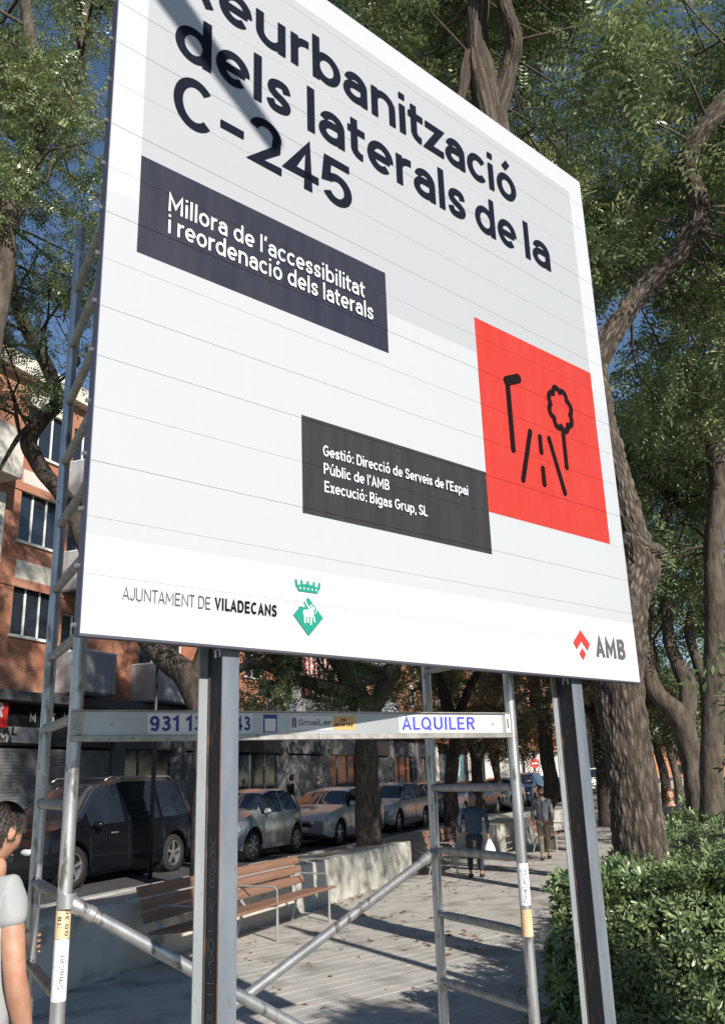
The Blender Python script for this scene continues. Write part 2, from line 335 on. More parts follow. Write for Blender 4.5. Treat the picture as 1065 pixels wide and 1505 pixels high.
for _c in 'bpoeOcDscCG': BEAR.setdefault(_c, [1, 1])[1] = .55
for _c in 'tzsvxAVTJ-S24': BEAR[_c] = [.4, .4]
BEAR['s'] = [.6, .6]; BEAR['r'] = [1, .25]; BEAR['L'] = [1, .2]; BEAR['e'][1] = .55; BEAR['D'] = [1, .55]; BEAR['c'] = [.55, .45]; BEAR['a'] = [.55, .9]; BEAR['d'][1] = 1; BEAR['g'][1] = 1; BEAR['5'] = [.7, .6]; BEAR['9'] = BEAR['3'] = BEAR['1'] = [.7, .7]
def text(name, s, place, u0, u1, v0, cap, wt, m, parent, gap=.17, space=.42):
    """place(u, v, layer) -> point; the line starts at u0, ends at u1, baseline v0"""
    G = []; x = 0
    for i, ch in enumerate(s):
        W, S = glyph(ch, wt)
        if ch == ' ': x += space; continue
        if i and s[i-1] != ' ': x += gap*1.25*(BEAR.get(s[i-1], (1, 1))[1]+BEAR.get(ch, (1, 1))[0])/2
        G.append((x, S)); x += W
    tot = x; kx = (u1-u0)/tot; V = []; F = []; lay = [0]
    for gx, S in G:
        stroke_mesh(S, wt, lambda a, b, l, gx=gx: place(u0+(gx+a)*kx, v0+b*cap, l), V, F, lay)
    return mk(name, V, F, m, parent)
# ---------------------------------------------------------------- billboard
BA = R(47.056); BU = Vector((math.sin(BA), math.cos(BA), 0)); BN = Vector((-math.cos(BA), math.sin(BA), 0)); BO = Vector((-.93, 2.85, 2.482)); BZ = Vector((0, 0, 1))
def bp(u, v, n=0): return BO+BU*u+BZ*v+BN*n
NAVY = (.008, .010, .020); DKGREY = (.065, .060, .065); OFFW = (.74, .77, .80)
def panel_material():
    m = bpy.data.materials.new('printed sheet metal'); m.use_nodes = True; t = m.node_tree; N = t.nodes; L = t.links; b = N['Principled BSDF']
    tc = N.new('ShaderNodeTexCoord'); tc.object = bb; sx = N.new('ShaderNodeSeparateXYZ'); L.new(tc.outputs['Object'], sx.inputs[0])
    def cmp(src, op, val):
        n = N.new('ShaderNodeMath'); n.operation = op; L.new(src, n.inputs[0]); n.inputs[1].default_value = val; return n.outputs[0]
    def mul(a, b_):
        n = N.new('ShaderNodeMath'); n.operation = 'MULTIPLY'; L.new(a, n.inputs[0]); L.new(b_, n.inputs[1]); return n.outputs[0]
    def rect(u0, u1, v0, v1):
        return mul(mul(cmp(sx.outputs[0], 'GREATER_THAN', u0), cmp(sx.outputs[0], 'LESS_THAN', u1)), mul(cmp(sx.outputs[2], 'GREATER_THAN', v0), cmp(sx.outputs[2], 'LESS_THAN', v1)))
    nz = N.new('ShaderNodeTexNoise'); nz.inputs['Scale'].default_value = 1.1; nz.inputs['Detail'].default_value = 3; L.new(tc.outputs['Object'], nz.inputs[0])
    base = N.new('ShaderNodeMix'); base.data_type = 'RGBA'; L.new(nz.outputs[0], base.inputs[0]); base.inputs[6].default_value = (0.430, 0.447, 0.469, 1); base.inputs[7].default_value = (0.452, 0.469, 0.486, 1)
    c = base.outputs[2]
    for (r, colr) in (((-1, 9, -1, .338), (0.568, 0.576, 0.585)), ((-1, .134, 1.7, 9), (0.482, 0.494, 0.516)), ((3.262, 9, 1.7, 9), (0.482, 0.494, 0.516)), ((-1, 9, 3.256, 9), (0.482, 0.494, 0.516)),
                      ((.134, 3.262, 1.70, 3.256), (0.374, 0.389, 0.406)), ((.134, 1.478, 1.48, 1.922), (0.023, 0.024, 0.040)),
                      ((2.150, 3.265, .803, 1.917), (0.47, 0.035, 0.024)), ((.933, 2.150, .577, 1.016), (0.031, 0.028, 0.032))):
        x = N.new('ShaderNodeMix'); x.data_type = 'RGBA'; L.new(rect(*r), x.inputs[0]); L.new(c, x.inputs[6]); x.inputs[7].default_value = (*colr, 1); c = x.outputs[2]
    # faint dust streaks
    mp = N.new('ShaderNodeMapping'); mp.inputs['Scale'].default_value = (6, 1, .8); L.new(tc.outputs['Object'], mp.inputs[0])
    n2 = N.new('ShaderNodeTexNoise'); n2.inputs['Scale'].default_value = 3; n2.inputs['Detail'].default_value = 6; L.new(mp.outputs[0], n2.inputs[0])
    mr = N.new('ShaderNodeMapRange'); mr.inputs[1].default_value = .35; mr.inputs[2].default_value = .8; mr.inputs[3].default_value = 0; mr.inputs[4].default_value = .045; L.new(n2.outputs[0], mr.inputs[0])
    x = N.new('ShaderNodeMix'); x.data_type = 'RGBA'; L.new(mr.outputs[0], x.inputs[0]); L.new(c, x.inputs[6]); x.inputs[7].default_value = (.35, .34, .32, 1)
    L.new(x.outputs[2], b.inputs['Base Color']); b.inputs['Roughness'].default_value = .5; b.inputs['Specular IOR Level'].default_value = .22
    return m
bb = thing('billboard', 'huge tilted-looking white public works billboard with dark lettering, red pictogram square and grey boxes', 'billboard', BO)
bb.rotation_euler.z = R(90)-BA
ORG[bb.name] = Vector((0, 0, 0))                     # children in board coordinates: x along, y behind, z up
M['print'] = panel_material()
M['edge'] = mat('board edge metal', (.10, .10, .13), rough=.5, metal=.4)
BW = 3.412
pm = None
for k in range(17):
    if pm is None:
        # folded lamella: face, rounded long edges, returns, and a tongue behind the joint
        y0 = 0.0; prof = [(.034, .0), (.0055, .0), (.0008, .0003), (0, .0011), (0, .1989), (.0008, .1997), (.0042, .2), (.0042, .207), (.03, .207), (.0375, .19), (.0375, .0)]
        V = []; F = []
        for x in (0, BW):
            V += [(x, y, z) for y, z in prof]
        n = len(prof)
        for i in range(n): j = (i+1) % n; F.append((i, j, n+j, n+i))
        F.append(tuple(range(n))[::-1]); F.append(tuple(range(n, 2*n)))
        pm = mk('panel', V, F, M['print'], bb); pm.location = (0, 0, 0); o = pm
    else: o = link_copy(pm, bb)
    o.location = (0, rng.uniform(-.0006, .0006), k*.2003+rng.uniform(-.0003, .0003)); o.rotation_euler = (R(rng.uniform(-.08, .08)), R(rng.uniform(-.006, .006)), 0)
M['ink'] = mat('navy print', NAVY, rough=.8, spec=.08); M['inkdark'] = mat('black print', (.010, .006, .007), rough=.8, spec=.08); M['inkwhite'] = mat('white print', (.80, .80, .81), rough=.55)
M['inkgrey'] = mat('grey print', (.10, .10, .11), rough=.6); M['green'] = mat('green print', (.010, .25, .175), rough=.55); M['inkred'] = mat('red print', (.78, .04, .03), rough=.55)
def lp(u, v, l, base=-.0035): return (u, base-l*.00012, v)
# heading, word by word where the photo has them
HC, HW = .262, .158
def head(name, s, u0, u1, v): return text(name, s, lp, u0, u1, v, HC, HW, M['ink'], bb, gap=.088)
head('heading_word', 'Reurbanització', .262, 2.648, 2.857)
head('heading_word', 'dels', .264, .896, 2.512); head('heading_word', 'laterals', .991, 2.149, 2.512); head('heading_word', 'de', 2.229, 2.608, 2.512); head('heading_word', 'la', 2.689, 2.945, 2.512)
for _c, _a, _b in (('C', .266, .472), ('-', .499, .623), ('2', .651, .833), ('4', .852, 1.061), ('5', 1.076, 1.267)): head('heading_digit' if _c.isdigit() else 'heading_letter', _c, _a, _b, 2.168)
def small(name, s, u0, u1, v, cap, wt, m, gap=.125): return text(name, s, lp, u0, u1, v, cap, wt, m, bb, gap=gap)
small('subtitle', "Millora de l'accessibilitat", .262, 1.326, 1.722, .087, .132, M['inkwhite'])
small('subtitle', 'i reordenació dels laterals', .264, 1.377, 1.620, .087, .132, M['inkwhite'])
small('credit_line', "Gestió: Direcció de Serveis de l'Espai", 1.048, 1.985, .855, .050, .140, M['inkwhite'])
small('credit_line', "Públic de l'AMB", 1.050, 1.437, .773, .050, .140, M['inkwhite'])
small('credit_line', 'Execució: Bigas Grup, SL', 1.052, 1.682, .692, .050, .140, M['inkwhite'])
small('council_name', 'AJUNTAMENT DE', .142, .493, .128, .046, .095, M['inkgrey'])
small('council_name', 'VILADECANS', .512, .796, .130, .046, .19, M['inkdark'])
small('agency_name', 'AMB', 2.990, 3.285, .122, .112, .20, M['inkgrey'], gap=.14)
def flat(name, polys, m, base=-.0035, bord=None):
    V = []; F = []
    for l, P in enumerate(polys):
        b = len(V); V += [lp(u, v, l, base) for u, v in P]; F.append(tuple(range(b, b+len(P))))
    return mk(name, V, F, m, bb)
def strokes(name, S, w, m, base=-.0035, rnd=True):
    V = []; F = []; lay = [0]
    stroke_mesh(S, w, lambda a, b, l: lp(a, b, l, base), V, F, lay)
    if rnd:
        for s in S:
            if isinstance(s, tuple) and s[0] == 'c': continue
            for e in (s[0], s[-1]):
                b = len(V); q = _arc(e[0], e[1], w/2, w/2, 0, 345); V += [lp(u, v, lay[0], base) for u, v in q]; F.append(tuple(range(b, b+len(q)))); lay[0] += 1
    return mk(name, V, F, m, bb)
# red square pictogram: street lamp, road, tree
PW = .040
strokes('lamp_symbol', [[(2.397, 1.60), (2.397, 1.20)], ], PW, M['inkdark'])
strokes('lamp_symbol', [[(2.392, 1.605), (2.497, 1.65)]], .056, M['inkdark'], base=-.0041)
strokes('road_symbol', [[(2.566, 1.345), (2.462, 1.04)], [(2.742, 1.345), (2.846, 1.04)], [(2.654, 1.335), (2.654, 1.245)], [(2.654, 1.145), (2.654, 1.055)]], PW*.9, M['inkdark'])
cx_, cz_ = 2.888, 1.567; ring = [((cx_+(.096+.020*abs(math.sin(4*q+.4)))*math.cos(q)), (cz_+(.114+.022*abs(math.sin(4*q+.4)))*math.sin(q))) for q in [2*math.pi*i/64 for i in range(64)]]
strokes('tree_symbol', [('c', ring), [(cx_+.002, 1.425), (cx_+.002, 1.205)]], PW*.92, M['inkdark'])
# crest of the town: five pointed crown over a lozenge
def cw_(u, v): return (.953+u, v)
flat('crest_crown', [[cw_(-.050, .245), cw_(.050, .245), cw_(.057, .262), cw_(-.057, .262)], [cw_(-.056, .259), cw_(.056, .259), cw_(.060, .268), cw_(.032, .275), cw_(0, .279), cw_(-.032, .275), cw_(-.060, .268)]]
     + [[cw_(x-.0055, .262), cw_(x+.0055, .262), cw_(x*1.07+.0055, .291), cw_(x*1.07-.0055, .291)] for x in (-.057, -.03, 0, .03, .057)], M['green'])
flat('crown_jewels', [[cw_(x-.0035, .258), cw_(x, .2525), cw_(x+.0035, .258), cw_(x, .2635)] for x in (-.042, -.021, 0, .021, .042)], M['inkwhite'], base=-.0052)
flat('crest_lozenge', [[(.876, .147), (.954, .068), (1.031, .147), (.954, .225)]], M['green'])
lam = [(.930, .150), (.925, .160), (.928, .169), (.940, .173), (.958, .173), (.966, .178), (.970, .188), (.978, .190), (.986, .182), (.983, .174), (.979, .170), (.980, .152), (.962, .146), (.945, .147)]
flat('crest_lamb', [lam, [(.930, .155), (.940, .150), (.939, .119), (.932, .119)], [(.945, .152), (.953, .150), (.955, .121), (.948, .121)], [(.962, .150), (.970, .150), (.969, .114), (.962, .114)], [(.973, .156), (.981, .152), (.989, .126), (.982, .126)]], M['inkwhite'], base=-.0045)
strokes('crest_banner', [[(.964, .168), (.937, .207)], [(.935, .205), (.940, .210)], _arc(.918, .155, .028, .032, 60, 120), _arc(.918, .168, .028, .026, 60, 125)], .0055, M['inkwhite'], base=-.0056, rnd=False)
strokes('crest_halo', [_arc(.976, .178, .0175, .019, -70, 200)], .0028, M['inkwhite'], base=-.0064, rnd=False)
# agency mark: chevron over a diamond
flat('agency_mark', [[(2.856, .256), (2.934, .184), (2.906, .148), (2.856, .196)], [(2.856, .256), (2.856, .196), (2.806, .148), (2.778, .184)]], M['inkred'])
flat('agency_mark', [[(2.856, .158), (2.886, .127), (2.856, .094), (2.826, .127)]], M['inkred'])
# hidden structure behind the panels: end strips with bolts, horizontal battens
mb = MB(); mb.box(-.004, .0, -.001, .04, 0, 3.405); mb.go('edge_trim', M['edge'], bb)
mb = MB(); mb.box(BW, BW+.004, -.001, .04, 0, 3.405); mb.go('edge_trim', M['edge'], bb)
mb = MB(); mb.box(-.004, BW+.004, -.002, .038, -.008, -.001); mb.go('edge_trim', M['edge'], bb)
for z in (.03, .6, 1.25, 1.9, 2.6, 3.3):
    mb = MB(); mb.box(.02, BW-.02, .044, .072, z-.02, z+.02); mb.go('batten', M['edge'], bb)
bm_ = None
for i in range(17):
    for dz in (.03,):
        q = MB(); q.tube([(0, 0, 0), (-.014, 0, 0)], .008, 6)
        if bm_ is None: bm_ = q.go('bolt', M['bolt'], bb); o = bm_
        else: o = link_copy(bm_, bb)
        o.location = (-.004, .028, i*.2+dz)
# ---------------------------------------------------------------- steel posts
def post(label, u0, u1, n0, n1, chalk):
    g = thing('steel_post', label, 'steel post', bp(u0, -BO.z, n0), group='steel beam posts carrying the billboard'); g.rotation_euler.z = R(90)-BA; ORG[g.name] = Vector((u0, n0, 0))
    t = .0085; top = BO.z+3.3
    mb = MB(); mb.box(u0, u1, n0, n0+t, -.3, top, .002); mb.go('front_flange', M['flange'], g)
    mb = MB(); mb.box(u0-.018, u1-.012, n1-t, n1, -.3, top, .002); mb.go('rear_flange', M['flange2'], g)
    um = u0+.030; mb = MB(); mb.box(um-.004, um+.004, n0+t+.0005, n1-t-.0005, -.3, top); mb.go('web', M['web'], g)
    # rusty fillets where web and flanges meet, and a rusty flange edge
    mb = MB()
    for (y0, y1) in ((n0+t+.0006, n0+t+.008), (n1-t-.008, n1-t-.0006)): mb.box(um-.011, um-.0045, y0, y1, -.3, top)
    mb.go('weld_fillet', M['web'], g)
    if chalk: mb = MB(); mb.box(u0-.0012, u0-.0002, n0+.001, n0+t-.001, .0, BO.z-.25); mb.go('rusty_edge', M['rust'], g)
    for k, (dy) in enumerate((n0+.030, n0+.062)):
        mb = MB(); mb.tube([(um-.005, dy, BO.z-.012), (um-.005, dy, BO.z+.01)], .010, 6); mb.tube([(um-.02, dy, BO.z-.03), (um-.02, dy, BO.z+.0)], .0055, 8); mb.go('bolt', M['bolt'], g)
    if chalk:
        V = []; F = []; lay = [0]; rr = random.Random(3)
        ys = (n0+.060, n1-.030); ym = (ys[0]+ys[1])/2
        def pl(a, b, l): return (um-.0045-.0001*l, a, b)
        sc_ = .040
        z = 1.86
        def G(pts): stroke_mesh([[(ym-(y*sc_), z+x*sc_) for x, y in pts]], .0022, pl, V, F, lay)
        for kind in 'CBR8-A-IO2-11-M-1H-E1':
            z -= .047 if kind not in '-1' else .034
            if kind == 'C': G(_arc(0, 0, .5, .42, 60, 300))
            elif kind in 'B8': G(_arc(-.28, 0, .28, .36, 0, 350)); G(_arc(.28, 0, .28, .3, 0, 350))
            elif kind == 'R': G([(-.5, -.4), (.5, .0)]+_arc(.2, .2, .3, .25, 200, 20)); G([(0, 0), (-.5, .5)])
            elif kind == 'A': G([(.5, -.5), (-.4, 0), (.5, .5)])
            elif kind == 'O': G(_arc(0, 0, .5, .45, 0, 350))
            elif kind == 'I': G([(0, -.5), (0, .5)])
            elif kind == '2': G(_arc(.2, 0, .3, .4, 200, 0)+[(-.5, -.4)])
            elif kind == '1': G([(-.1, -.5), (0, .5)])
            elif kind == '-': G([(0, -.12), (0, .12)])
            elif kind == 'M': G([(-.5, -.5), (.5, -.3), (0, 0), (.5, .3), (-.5, .5)])
            elif kind == 'H': G([(-.5, -.4), (.5, -.4)]); G([(-.5, .4), (.5, .4)]); G([(0, -.4), (0, .4)])
            elif kind == 'E': G([(-.5, .4), (-.5, -.4), (.5, -.4), (.5, .4)]); G([(0, -.4), (0, .3)])
        mk('chalk_marks', V, F, M['chalk'], g)
    return g
post('left steel H-beam post under the billboard, chalk writing down its rusty web', .580, .655, .042, .178, True)
post('right steel H-beam post under the billboard, in front of the hedge', 2.795, 2.885, .042, .168, False)
# ---------------------------------------------------------------- scaffold tower
sc_t = thing('scaffold_tower', 'aluminium scaffold tower of ladder frames, pipes and rental board standing behind the billboard', 'scaffold', (-.4, 4.5, 0))
LF = Vector((-1.185, 3.64, 0)); LR = Vector((-1.545, 4.32, 0)); RN = Vector((.733, 4.70, 0)); RF = Vector((.353, 5.42, 0)); TR_ = .0275
RZ = [1.26+.338*k for k in range(-2, 11)]
for nm, P_, top in (('a', LF, 5.02), ('b', LR, 5.05), ('c', RN, 5.03), ('d', RF, 5.05)):
    mb = MB(); mb.tube([P_+Vector((0, 0, z)) for z in (.12, 1.5, 3, top-.16)], TR_, 20); mb.go('upright', M['alu'], sc_t, smooth='auto')
    mb = MB(); mb.tube([P_+Vector((0, 0, top-.165)), P_+Vector((0, 0, top))], TR_*.86, 18); mb.go('spigot', M['aludirty'], sc_t, smooth='auto')
    mb = MB(); mb.tube([P_, P_+Vector((0, 0, .12))], .02, 12); mb.obox(P_+Vector((0, 0, .008)), (.07, 0, 0), (0, .07, 0), (0, 0, .008)); mb.go('foot', M['aludirty'], sc_t)
def rung(A, B, z):
    d = (B-A).normalized(); L_ = (B-A).length; s = Vector((-d.y, d.x, 0)); V = []; F = []; n = 14; st = [(.018, .62), (.06, .8), (.12, 1.0), (L_-.12, 1.0), (L_-.06, .8), (L_-.018, .62)]
    for t, k in st:                    # ribbed D-shaped rung, flattened towards its ends
        for i in range(n):
            q = 2*math.pi*i/n; rr = .0215*(1+.05*math.cos(6*q))
            V.append(A+d*t+s*math.cos(q)*rr*(1.25-.25*k)+Vector((0, 0, z+math.sin(q)*rr*k)))
    for j in range(len(st)-1):
        for i in range(n): F.append((j*n+i, j*n+(i+1) % n, (j+1)*n+(i+1) % n, (j+1)*n+i))
    return mk('rung', V, F, M['aludirty'], sc_t, smooth=True)
for z in RZ:
    if z > .3: rung(LF, LR, z); rung(RN, RF, z)
    for P_ in (LF, LR, RN, RF):
        pass
mb = MB()
for z in RZ:
    for A, B in ((LF, LR), (RN, RF)):
        d = (B-A).normalized()
        for P_, s in ((A, 1), (B, -1)): mb.lathe([(.0235, 0), (.0245, .004), (.021, .008)], P_+d*s*TR_*.93+Vector((0, 0, z)), d*s, 12)
mb.go('weld_beads', M['aludirty'], sc_t, smooth=True)['kind'] = 'stuff'
def brace(name, A, B, r=.0245):
    d = (B-A).normalized(); mb = MB(); mb.tube([A+d*.06, A+(B-A)*.5, B-d*.06], r, 20); o = mb.go(name, M['alu'], sc_t, smooth='auto')
    for P_, s in ((A, 1), (B, -1)):
        mb = MB(); mb.lathe([(.0, -.035), (.024, -.035), (.031, -.02), (.031, .03), (.027, .034), (.027, .055), (.031, .06), (.031, .085), (.026, .09)], P_+d*s*.02, d*s, 18)
        mb.lathe([(TR_+.001, -.028), (TR_+.008, -.026), (TR_+.008, .026), (TR_+.001, .028)], P_-d*s*.012, (0, 0, 1), 18)
        c = mb.go('brace_hook', M['alu'], o, smooth='auto')
    return o
off = (RN-LF).normalized()
brace('brace', LF+Vector((.02, .0, 1.585)), RN+Vector((-.03, -.01, .32)))
brace('brace', RF+Vector((.0, -.01, 1.585)), LR*.35+LF*.65+Vector((0, 0, .68)))
# rental board beam between the two frames
gA = LF+Vector((-.03, -.0, 0))+off*.005; gB = RN-off*.035; gy = Vector((-off.y, off.x, 0)); gl = (gB-gA).length
zt, zb = 2.302, 2.178
def gb(x, y, z): return gA+off*x+gy*y+Vector((0, 0, z))
def gbox(mb, x0, x1, y0, y1, z0, z1, bev=0): return mb.obox(gb((x0+x1)/2, (y0+y1)/2, (z0+z1)/2), off*((x1-x0)/2), gy*((y1-y0)/2), Vector((0, 0, (z1-z0)/2)), bev)
yf = -.046
mb = MB(); gbox(mb, .045, gl, yf, yf+.02, zb+.022, zt-.006, .001); bd = mb.go('rental_board', mat('beam face', (.36, .37, .38), (.42, .43, .44), rough=.4, metal=.4, scale=4), sc_t)
mb = MB(); gbox(mb, .0, gl, yf-.012, yf+.05, zt-.0055, zt, .001); gbox(mb, .0, gl, yf-.016, yf+.05, zb, zb+.0215, .001); mb.go('beam_rail', M['aludirty'], sc_t)
mb = MB(); gbox(mb, .0, .045, yf-.004, yf+.03, zb+.022, zt-.006, .001); mb.go('beam_end', M['aludirty'], sc_t); mb = MB(); gbox(mb, gl-.03, gl-.0, yf-.008, yf-.0005, zb+.024, zt-.008, .001); mb.go('beam_end', M['white'], sc_t)
mb = MB(); gbox(mb, gl-.022, gl-.014, yf-.0095, yf-.0085, zb+.045, zt-.03); mb.go('end_slot', M['dark'], sc_t)
def gp(u, v, l, base=None): return gb(u, yf-.0022-l*.0001, v)
def sticker(name, u0, u1, v0, v1, m, dl=0):
    return mk(name, [gb(u0, yf-.0010-dl, v0), gb(u1, yf-.0010-dl, v0), gb(u1, yf-.0010-dl, v1), gb(u0, yf-.0010-dl, v1)], [(0, 1, 2, 3)], m, bd)
M['blue'] = mat('blue lettering', (.03, .035, .22), rough=.5); M['blue2'] = mat('bright blue lettering', (.06, .07, .5), rough=.5); M['orange'] = mat('orange sticker', (.62, .36, .12), rough=.5)
M['sticker'] = mat('worn white sticker', (.72, .72, .72), (.60, .60, .60), rough=.5, scale=10)
def gx(px, py=1062):     # along-beam position of a picture column
    d = at(px, py, 1)-Vector((0, 0, CH)); n = gy; k = (gb(0, yf, 0)-Vector((0, 0, CH))).dot(n)/d.dot(n); q = Vector((0, 0, CH))+d*k
    return (q-gA).dot(off)
sh, sl_ = zt-.013, zb+.026
sticker('phone_sticker', gx(217), gx(370), sl_, sh, M['sticker']); text('phone_digits', '931 13', gp, gx(220), gx(299), sl_+.013, .062, .19, M['blue'], bd, gap=.13, space=.42)
text('phone_digits', '43', gp, gx(346), gx(368), sl_+.013, .062, .19, M['blue'], bd, gap=.13)
sticker('maker_sticker', gx(426), gx(489), sl_+.016, sh-.008, M['sticker']); text('maker_script', 'SmaiLer', gp, gx(438), gx(487), sl_+.036, .026, .12, M['black'], bd, gap=.10)
text('maker_mark', 'll', gp, gx(429), gx(435), sl_+.026, .045, .3, M['black'], bd)
sticker('date_sticker', gx(489), gx(522), sl_+.016, sh-.008, M['orange']); text('date_print', 'ITB', gp, gx(500), gx(508), sl_+.052, .014, .22, M['black'], bd); text('date_print', '00 30 700', gp, gx(492), gx(518), sl_+.030, .016, .24, M['black'], bd)
sticker('rental_sticker', gx(586), gx(737), sl_, sh, M['sticker']); text('rental_word', 'ALQUILER', gp, gx(590), gx(697), sl_+.014, .062, .17, M['blue2'], bd, gap=.13)
sticker('badge_sticker', gx(387), gx(407), sl_+.006, sh-.002, M['blue']); sticker('badge_face', gx(389), gx(405), sl_+.010, sh-.020, M['sticker'], .0008)
for px in (165, 723):
    mb = MB(); mb.tube([gb(gx(px), yf-.001, 2.245), gb(gx(px), yf-.006, 2.245)], .006, 8); mb.go('rivet', M['aludirty'], sc_t)
# wrap-around stickers on the uprights (printed sleeves, worn)
def sleeve(P_, z0, z1, m, txt=None, inkm=None):
    V = []; F = []; n = 22; r = TR_+.0006; a0 = math.atan2(-P_.x, -P_.y)
    for j in range(2):
        for i in range(n+1):
            q = R(-100+200*i/n); an = a0+q; V.append(P_+Vector((math.sin(an)*r, math.cos(an)*r, (z0, z1)[j])))
    for i in range(n): F.append((i+1, i, n+1+i, n+2+i))
    o = mk('worn_sticker', V, F, m, sc_t, smooth=True)
    if txt:
        def pc(u, v, l):             # u runs up the pole, v round it
            an = a0+(v)/r; rr = r+.0006+l*.00008
            return P_+Vector((math.sin(an)*rr, math.cos(an)*rr, u))
        for s, u0, u1, v0, cap, wt in txt: text('sticker_print', s, pc, u0, u1, v0, cap, wt, inkm or M['black'], o)
    return o
M['tornwhite'] = mat('torn white sticker', (.74, .74, .74), (.70, .70, .70), rough=.55, spot=(.42, .42, .41), spotscale=45, spotpos=(.6, .66))
M['tornorange'] = mat('faded orange sticker', (.66, .42, .20), (.72, .55, .36), rough=.6, spot=(.5, .48, .45), spotscale=60, spotpos=(.62, .66))
zz = lambda y: at(110, y, 3.64).z
sleeve(LF, zz(1378), zz(1328), M['tornorange'], [('00 30', zz(1374), zz(1335), -.022, .014, .16), ('ITB', zz(1362), zz(1345), .006, .014, .16)])
sleeve(LF, zz(1470), zz(1379), M['tornwhite'], [('SmaiLer', zz(1452), zz(1400), -.014, .020, .10)])
z2 = lambda y: at(768, y, 4.70).z
sleeve(RN, z2(1330), z2(1268), M['tornwhite'], [('SmaiLer', z2(1326), z2(1290), -.012, .018, .10), ('LL', z2(1286), z2(1277), -.014, .02, .2)])
sleeve(RN, z2(1376), z2(1336), M['tornorange'])
# ---------------------------------------------------------------- ground, street, wall
def sheet(name, pts_ap, z, m, kind='structure'):
    o = mk(name, [rd(a, p, z if not callable(z) else z(a, p)) for a, p in pts_ap], [tuple(range(len(pts_ap)))], m); o['kind'] = kind; return o
sheet('ground', [(-400, -400), (900, -400), (900, 400), (-400, 400)], -.06, M['asphalt'])
sheet('plaza', [(-20, -30), (80, -30), (80, 6.98), (-20, 6.98)], -.012, M['joint'])
sheet('road', [(-60, 9.32), (260, 9.32), (260, 15.0), (-60, 15.0)], .35, M['asphalt'])
def sidewalk():
    mb = MB(); mb.rbox(-60, 260, 15.0, 17.6, .0, .47); o = mb.go('sidewalk', M['kerb']); o['kind'] = 'structure'
    mb = MB(); mb.rbox(-60, 260, 9.12, 9.32, .0, .46, .015); o = mb.go('kerb', M['kerb']); o['kind'] = 'structure'
sidewalk()
# planting strip between wall and road: a lumpy earth bank
def strip():
    na, npp = 240, 14; V = []; F = []
    for i in range(na+1):
        a = -25+85*i/na if i < na else 260
        for j in range(npp+1):
            p = 6.99+(9.12-6.99)*j/npp
            k = min(max((a-18.9)/.15, 0), 1); z0 = .67*(1-k)+.0*k
            z = z0+(.44-z0)*(j/npp)**1.2+.035*noise.noise(Vector((a*.9, p*.9, 0)))+.012*noise.noise(Vector((a*4, p*4, 3)))
            V.append(rd(a, p, z))
    for i in range(na):
        for j in range(npp): b = i*(npp+1)+j; F.append((b, b+npp+1, b+npp+2, b+1))
    o = mk('planting_strip', V, F, M['soil'], smooth=True); o['kind'] = 'structure'
strip()
# paving: individual slabs where they show, one joined sheet beyond
TS, TG = .40, .0045; T2 = .20
ta = R(47); tu = Vector((math.sin(ta), math.cos(ta), 0)); tv = Vector((-math.cos(ta), math.sin(ta), 0))
def inside(c):
    a = c.x*SA+c.y*CA; p = -c.x*CA+c.y*SA
    return -2 < a < 60 and -6 < p < 6.76
cells = []
for i in range(-70, 130):
    for j in range(-110, 130):
        c = tu*((i+.5*(j % 2))*TS)+tv*(j*T2)
        if not inside(c): continue
        d = c.y
        if d < 5 or d > 46 or abs(c.x/d+.0) > .62: continue
        x = CX+FPX*c.x/d*.99; vis = (330 < x < 860) and d > 7.2 and d < 15
        cells.append((d if vis else d+100, c))
cells.sort(key=lambda t: t[0])
mb = MB(); mb.obox((0, 0, 0), (TS/2-TG/2, 0, 0), (0, T2/2-TG/2, 0), (0, 0, .02), .004)
def slabmesh(c, V, F):
    b = len(V); dz = rng.uniform(-.0012, .0012); tl = rng.uniform(-.0015, .0015)
    for q in mb.V: V.append(c+tu*q[0]+tv*q[1]+Vector((0, 0, q[2]-.02+dz+tl*q[0]*2)))
    for f in mb.F: F.append(tuple(b+i for i in f))
plz = bpy.data.objects['plaza']; tile0 = None
for k, (d, c) in enumerate(cells[:298]):
    if tile0 is None: tile0 = mk('paving_slab', mb.V, mb.F, M['paver'], plz); o = tile0
    else: o = tile0.copy(); col.objects.link(o); o.parent = plz
    o.location = (c.x, c.y, -.02+rng.uniform(-.0012, .0012)); o.rotation_euler = (R(rng.uniform(-.2, .2)), R(rng.uniform(-.12, .12)), math.pi/2-ta)
V = []; F = []; mb = MB(); mb.obox((0, 0, 0), (TS/2-TG/2, 0, 0), (0, T2/2-TG/2, 0), (0, 0, .02))
for d, c in cells[298:]: slabmesh(c, V, F)
o = mk('paving_slabs', V, F, M['paver'], plz); o['kind'] = 'stuff'
